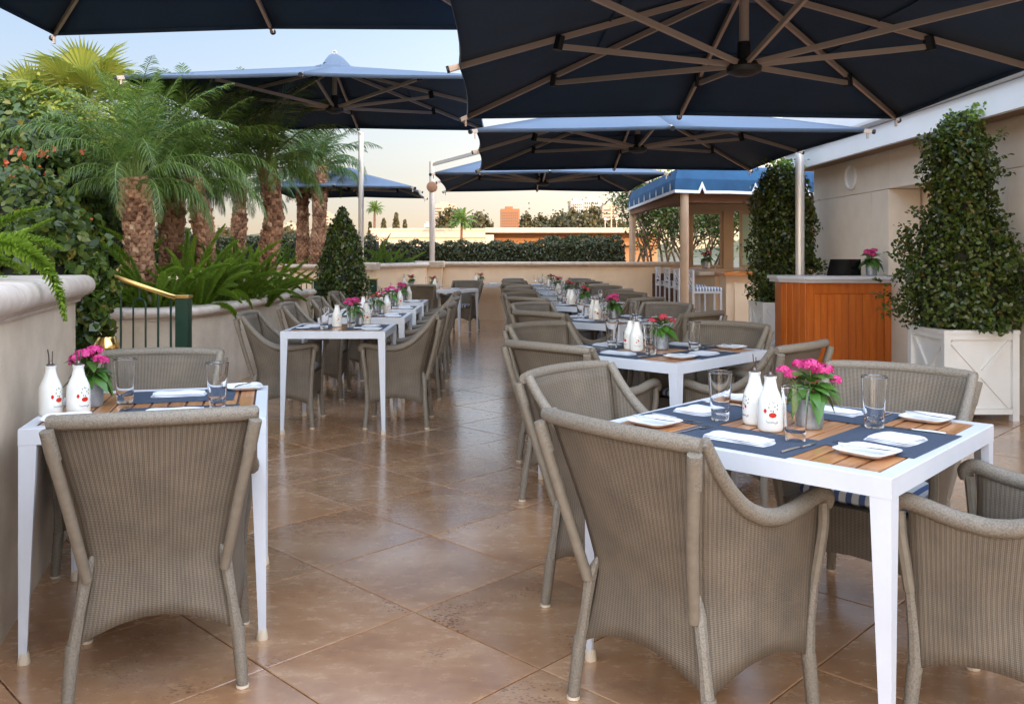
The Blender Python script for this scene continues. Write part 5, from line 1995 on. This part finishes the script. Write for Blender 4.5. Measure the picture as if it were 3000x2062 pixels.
# vine at the wall corner
vp = []
for k in range(1500):
    z = RNG.uniform(.25, 1.28)
    a = RNG.uniform(0, 6.28)
    r_ = .07 + .03 * math.sin(z * 9) + .03 * math.sin(z * 23 + 2 * a)
    rr_ = r_ * math.sqrt(RNG.uniform(.3, 1))
    vp.append((-2.03 + .06 * math.sin(z * 7) + rr_ * math.cos(a), 4.36 + rr_ * math.sin(a), z))
vp = np.array(vp)
t = shrub('climbing_vine', 'glossy dark vine hanging at the corner of the nearest planter wall', 'vine', vp, np.stack([vp[:, 0] + 2.0, vp[:, 1] - 4.36 - .3, np.zeros(len(vp))], 1), .062, 'ivy', asp=.7)
part('vine_stem', G().tube(smooth_path([(-2.03, 4.40, .02), (-2.0, 4.38, .4), (-2.06, 4.37, .8), (-2.0, 4.36, 1.2)], 3), .014, 6), M['branch'], t, True)


def bush(name, label, cen, rad3, n, size, mt, seed, clumps=60, clump_r=.3, cat='shrub', core=True, extra=None, asp=.55, shell=.75):
    rg = np.random.default_rng(seed)
    P, N1 = blob_points(n, cen, rad3, clumps, clump_r, shell, rg)
    g = None
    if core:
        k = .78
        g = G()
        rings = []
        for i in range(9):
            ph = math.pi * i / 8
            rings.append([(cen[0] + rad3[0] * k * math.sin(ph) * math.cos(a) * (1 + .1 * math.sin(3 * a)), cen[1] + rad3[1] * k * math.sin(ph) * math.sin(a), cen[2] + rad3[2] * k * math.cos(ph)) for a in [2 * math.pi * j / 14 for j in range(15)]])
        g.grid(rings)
    return shrub(name, label, cat, P, N1, size, mt, extra, g, asp)


# big leafy mass on the left: hibiscus, dark shrub, clipped shrub
def flowers(cen, rad3, n, seed, size=.09):
    rg = np.random.default_rng(seed)
    d = rg.normal(0, 1, (n, 3)); d[:, 1] = -abs(d[:, 1]); d /= np.linalg.norm(d, axis=1, keepdims=True)
    c = np.array(cen) + d * np.array(rad3) * 1.12
    c = np.repeat(c, 6, 0) + rg.normal(0, .025, (n * 6, 3))
    return c, np.tile([0, -1.0, .2], (n * 6, 1)), size


c_, r3 = (gx(40, 8.6), 8.6, 1.95), (.82, .8, .92)
f1 = flowers(c_, r3, 26, 5)
bl = np.array([px(x, y, 7.72) for x, y in ((38, 340), (47, 352), (92, 352), (103, 345), (110, 338), (60, 378), (98, 392), (28, 398), (22, 455), (184, 340), (12, 372), (75, 470), (205, 505), (120, 415))])
bl = np.repeat(bl, 4, 0) + np.random.default_rng(8).normal(0, .018, (56, 3))
f1 = (np.concatenate([f1[0][:30], bl]), np.tile([0, -1.0, .2], (30 + len(bl), 1)), .06)
bush('hibiscus_bush', 'tall dark hibiscus bush with orange red blooms at the left edge', c_, r3, 9500, .085, 'shrub', 21, 120, .26, extra=[('blossom', f1[0], f1[1], .06, 'orange')])
bush('leafy_shrub', 'yellow green shrub with sunlight put into its leaf colour behind the hibiscus bush', (gx(165, 12.0), 12.0, 2.25), (.85, .9, 1.0), 5200, .075, 'shrublight', 22, 110, .28)
bush('leafy_shrub', 'olive shrub with thin branches between the hibiscus and the palms', (gx(170, 9.8), 9.8, 1.7), (.42, .5, .75), 3600, .07, 'shrub', 23, 70, .3)
bush('clipped_shrub', 'dense clipped dark shrub left of the thickest palm trunk', (gx(228, 9.2), 9.2, 1.42), (.27, .4, .42), 3600, .05, 'shrub', 24, 60, .3)
bush('leafy_shrub', 'low broadleaf shrub above the coping at the left edge', (gx(95, 6.0), 6.0, 1.12), (.34, .5, .42), 2600, .08, 'shrub', 25, 60, .3)
bush('leafy_shrub', 'broadleaf shrub at the top of the first railing', (gx(60, 7.0), 7.0, 1.35), (.42, .5, .62), 3200, .08, 'shrub', 26, 60, .3)
bush('leafy_shrub', 'tall shrub with sunlight put into its leaf colour far behind the date palms', (-8.2, 15.2, 2.3), (2.1, 1.0, 1.6), 8500, .10, 'shrublight', 27, 110, .28)
bush('leafy_shrub', 'dark green shrub far behind the thickest palm', (-6.6, 16.4, 1.35), (1.3, .8, .5), 5500, .09, 'hedge', 28, 90, .28)
for k, (pts) in enumerate(([(-4.9, 8.1, .8), (-4.75, 8.0, 1.5), (-4.9, 7.95, 2.1)], [(-3.95, 7.9, .8), (-3.85, 7.8, 1.1), (-3.75, 7.8, 1.35)])):
    t = thing('bare_branch', ['bare pale branch crossing the dark shrubs high on the left', 'bare pale forked branch low in front of the left shrubs'][k], 'branch')
    part('limb', G().tube(smooth_path(pts, 3), [.018 - .0018 * i for i in range(7)], 6), M['branch'], t, True)
    part('limb', G().tube(smooth_path([pts[1], tuple(np.array(pts[1]) + (.12, 0, .2)), tuple(np.array(pts[1]) + (.16, 0, .45))], 3), [.010 - .001 * i for i in range(7)], 6), M['branch'], t, True)


# ---- clipped hedges
def hedge(label, x0, x1, y0, y1, z0, z1, n, seed):
    rg = np.random.default_rng(seed)
    k1 = int(n * .6)
    top = np.stack([rg.uniform(x0, x1, n - k1), rg.uniform(y0, y1, n - k1), np.full(n - k1, z1)], 1)
    top[:, 2] += .03 * np.sin(top[:, 0] * 7) + .025 * np.sin(top[:, 0] * 19) + rg.normal(0, .03, n - k1)
    fr = np.stack([rg.uniform(x0, x1, k1), y0 + rg.normal(0, .04, k1) + .04 * np.sin(rg.uniform(0, 1, k1)), rg.uniform(z0, z1, k1)], 1)
    P = np.concatenate([top, fr])
    N1 = np.concatenate([np.tile([0, 0, 1.0], (n - k1, 1)), np.tile([0, -1.0, .2], (k1, 1))])
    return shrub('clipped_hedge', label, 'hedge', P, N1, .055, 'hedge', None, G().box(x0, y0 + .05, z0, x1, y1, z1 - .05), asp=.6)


hedge('long clipped hedge behind the end wall', -2.3, 2.8, 17.95, 18.6, 0.9, 1.53, 11000, 31)
hedge('slightly taller clipped hedge section near the kiosk', 1.2, 2.85, 18.75, 19.3, .9, 1.66, 4000, 32)
hedge('clipped hedge seen between the date palm trunks', -8.0, -2.4, 18.0, 18.6, .9, 1.64, 8500, 33)


# ---- airy trees around the kiosk
def airy_tree(label, base, h, sp, n, leafs, seed, mt='ivy', lean=(0, 0), size=.085, name='leafy_tree'):
    r = random.Random(seed)
    t = thing(name, label, 'tree', base)
    g = G()
    tips = []

    def grow(p, d, L, rr, lev):
        q = [p]
        for k in range(4):
            d = (d + Vector((r.gauss(0, .16), r.gauss(0, .16), .06))).normalized()
            q.append(q[-1] + d * L / 4)
        g.tube(q, [rr * (1 - .1 * k) for k in range(5)], 5 if lev > 1 else 7, caps=False)
        for k in (2, 3, 4):
            tips.append(q[k])
        if lev < 4:
            for k in range(3 if lev < 3 else 2):
                nd = (d + Vector((r.gauss(0, .6), r.gauss(0, .5), r.uniform(-.1, .4)))).normalized()
                grow(q[r.choice((2, 3, 4))], nd, L * r.uniform(.6, .85), rr * .55, lev + 1)
    for k in range(n):
        grow(Vector((r.uniform(-.1, .1) * n, r.uniform(-.15, .15), 0)), Vector((r.gauss(0, .28) + lean[0], r.gauss(0, .2), 1)).normalized(), h * .42, .035, 1)
    part('branches', g, M['branch'], t, True)
    tp2 = np.array([list(p) for p in tips])
    rg = np.random.default_rng(seed)
    P = tp2[rg.integers(0, len(tp2), leafs)] + rg.normal(0, .11, (leafs, 3)) * sp
    me = quads_mesh('foliage', leaves(P, np.tile([0, -.5, .6], (leafs, 1)), size, .55, 1.0, rng=rg), M[mt], 6)
    o = put('foliage', me, t)
    o['kind'] = 'stuff'
    return t


airy_tree('airy dark tree left of the kiosk, showing sky between its leaves', (3.95, 22.4, .9), 2.6, .9, 3, 2400, 51, lean=(-.05, 0))
airy_tree('airy tree behind the kiosk corner post', (4.6, 22.0, .9), 2.3, 1.2, 8, 5200, 52)
airy_tree('airy tree seen through the kiosk window', (6.1, 22.5, .9), 2.6, 1.2, 7, 4400, 53)
airy_tree('yellow green tree rising over the blue awning', (5.4, 25.5, .9), 3.4, 1.3, 5, 3200, 54, mt='shrublight')

# ================================================================== FAR BACKGROUND
fb = thing('flat_roofed_building', 'long pale flat roofed building beyond the hedge, its left half sunlit', 'building', (0, 60, 0))
Yb = 60
xa, xb, xc = gx(846, Yb), gx(1100, Yb), gx(1460, Yb + 8)
part('wall', G().box(xa, 0, 0, xb, 12, 2.55), M['farwall'], fb)
part('parapet', G().box(xa - .15, -.15, 2.56, xb, 12, 3.05), M['farwall'], fb)
part('coping', G().box(xa - .22, -.22, 3.055, xb + .02, 12, 3.18), M['farwall'], fb)
part('recess_wall', G().box(xb, 2.5, 0, xc, 12, 2.87), M['farorange'], fb)
part('parapet', G().box(xb + .01, -.1, 2.88, xc, 12, 3.22), M['farwall'], fb)
part('pilaster', G().box(xb + .01, -.05, 0, xb + .6, 2.4, 2.74), M['farwall'], fb)
part('ledge', G().box(xb + .7, 1.5, 2.0, xc, 2.49, 2.25), M['farorange'], fb)


def tower(label, x0, x1, ytop, Y, mt, nx, nz, split=None, depth=16, corner=0, curved=False):
    t = thing('tower_block', label, 'building', (0, Y, 0))
    X0, X1 = gx(x0, Y), gx(x1, Y)
    zt = H0 - (ytop - 580) / 1958 * Y
    part('body', G().box(X0, 0, 0, X1, depth, zt), M[mt], t)
    part('roof', G().box(X0 + (X1 - X0) * .25, 3, zt, X1 - (X1 - X0) * .35, depth - 2, zt + 1.3), M[mt], t)
    zlo = max(5, H0 - (530 - 580) / 1958 * Y)
    dz = (zt - 1.5 - zlo) / nz
    w = (X1 - X0)
    for i in range(nz):
        z = zlo + dz * i + dz * .3
        if nx == 1:
            segs = split or [(0.06, .94)]
            for a, b in segs:
                part('window_band', G().box(X0 + w * a, -.12, z, X0 + w * b, .05, z + dz * .42), M['window'], t)
        else:
            for k in range(nx):
                a = .06 + .88 * k / nx
                part('window', G().box(X0 + w * a, -.12, z, X0 + w * (a + .88 / nx * .58), .05, z + dz * .55), M['window'], t)
    return t


tower('pale apartment tower with horizontal balconies just right of the umbrella mast', 984, 1033, 463, 420, 'towerpale', 1, 9, [(0.05, .36), (.66, .94)])
tower('brown gridded tower standing alone in the middle of the skyline', 1135, 1178, 474, 420, 'towerbrown', 9, 8)
tower('tallest white tower with grid of windows', 1294, 1322, 455, 430, 'towerwhite', 6, 11)
tower('white slab tower joined to the right of the tallest one', 1323, 1361, 451, 440, 'towerwhite', 7, 8)
tower('pale striped office tower beside the airy tree', 1366, 1402, 466, 400, 'towerpale', 1, 7)
tower('small pale block behind the trees at the right of the brown tower', 1180, 1215, 499, 520, 'towerpale', 5, 3)
tower('low pale block between two round trees', 1240, 1262, 501, 520, 'towerwhite', 3, 3)
tower('hazy tower seen between the cone shrub and the mast', 728, 746, 483, 520, 'towerpale', 1, 6)
tower('hazy low block seen between palm trunks', 640, 672, 510, 520, 'towerpale', 4, 3)
tower('small grey block left of the umbrella mast with the brown knob', 962, 976, 508, 520, 'towerwhite', 1, 2)


def far_tree(label, x0, x1, ytop, Y, seed, n=3800, mt='treefar', conical=False):
    rg = np.random.default_rng(seed)
    cx = gx((x0 + x1) / 2, Y)
    w = (gx(x1, Y) - gx(x0, Y)) / 2
    zt = H0 - (ytop - 580) / 1958 * Y
    t = thing('distant_tree', label, 'tree', (cx, Y, 0), 0)
    part('trunk', G().tube([(0, 0, 0), (w * .05, 0, zt * .6)], w * .08 + .05, 6), M['branch'], t)
    if conical:
        prof = [(zt * .15, w), (zt * .5, w * .75), (zt * .8, w * .4), (zt, .05)]
        P, N1 = lathe_points(n, prof, 0, 0, rg, .12, .2)
    else:
        P, N1 = blob_points(n, (0, 0, zt * .62), (w, w, zt * .38), 14, .45, .6, rg)
    o = put('crown', quads_mesh('crown', leaves(P, N1, w * .12 + .2, .8, 1.0, rng=rg), M[mt], 6), t)
    return t


for i, a in enumerate((('dark spiky conifer left of the flat roofed building', 858, 882, 497, 75, True), ('tall dark pointed tree above the flat roof', 884, 912, 484, 78, True),
                       ('small pointed tree right of the tall dark one', 908, 928, 500, 79, True), ('slim pointed tree beside the second umbrella mast', 832, 846, 505, 70, True),
                       ('broad olive tree right of the knobbed umbrella mast', 988, 1040, 487, 85, False), ('low dark tree right of the washingtonia palm', 1062, 1112, 492, 85, False),
                       ('small dark tree right of the brown tower', 1178, 1204, 498, 95, False), ('dark bushy tree in the middle of the skyline', 1206, 1256, 496, 95, False),
                       ('large round tree left of the white towers', 1256, 1304, 476, 95, False), ('widest round tree below the white towers', 1306, 1372, 484, 90, False),
                       ('tree behind the airy tree by the kiosk', 1375, 1440, 500, 90, False), ('golden tree seen between the palm trunks', 630, 680, 520, 80, False),
                       ('golden tree at the left of the curved palm', 490, 530, 525, 80, False), ('distant tree between cone shrub and palms', 738, 790, 515, 85, False))):
    far_tree(a[0], a[1], a[2], a[3], a[4], 200 + i, conical=a[5])
fl = frond_set(1.5, 'palm', .35, nl=14, w=.05, seed=60)
for (x, yt, Y, lab) in ((1045, 482, 57, 'slim palm casting its shadow on the flat roofed building'), (848, 455, 62, 'slim palm with golden skirt right of the second umbrella mast')):
    zt = H0 - (yt - 580) / 1958 * Y
    t = thing('washingtonia_palm', lab, 'palm tree', (gx(x, Y), Y, 0))
    part('trunk', G().tube([(0, 0, 0), (.05, 0, zt - .7)], [.12, .08], 8), M['branch'], t)
    for k in range(30):
        put('frond', fl[k % 6], t, (.05, 0, zt - .75), (0, 0, k * 2.4), .8 if Y < 60 else .55)
for (x, yt, lab) in ((1386, 462, 'thin flagpole rising above the flat roof'),):
    t = thing('flagpole', lab, 'flagpole', (gx(x, 59), 59, 3.2))
    part('shaft', G().tube([(0, 0, 0), (0, 0, 3.0)], [.05, .03], 6), M['farwall'], t)
for k, x in enumerate((1372, 1398)):
    t = thing('roof_lamp', ['left', 'right'][k] + ' globe lamp on the flat roof beside the flagpole', 'lamp', (gx(x, 59), 59, 3.2))
    part('stem', G().tube([(0, 0, 0), (0, 0, .5)], .03, 6), M['farwall'], t)
    part('globe', G().lathe([(.001, -.1), (.08, -.06), (.1, 0), (.08, .06), (.001, .1)], 10), M['whitetrim'], t, True, loc=(0, 0, .58))
# distant wooded rise
g = G()
rg = np.random.default_rng(77)
P = []
for i in range(70):
    x = -420 + i * 12
    P.append([(x, 560, -5), (x, 600, 11 + 3.5 * math.sin(i * .37) + 2.5 * math.sin(i * .91) + rg.uniform(0, 1.6)), (x, 760, -5)])
o = put('distant_hills', G().grid(P).mesh('distant_hills', mat('wooded_hill', (0.12, 0.11, 0.07), 1.0, noise=(0.07, 0.075, 0.04), scale=.08)))
tag(o, kind='structure')
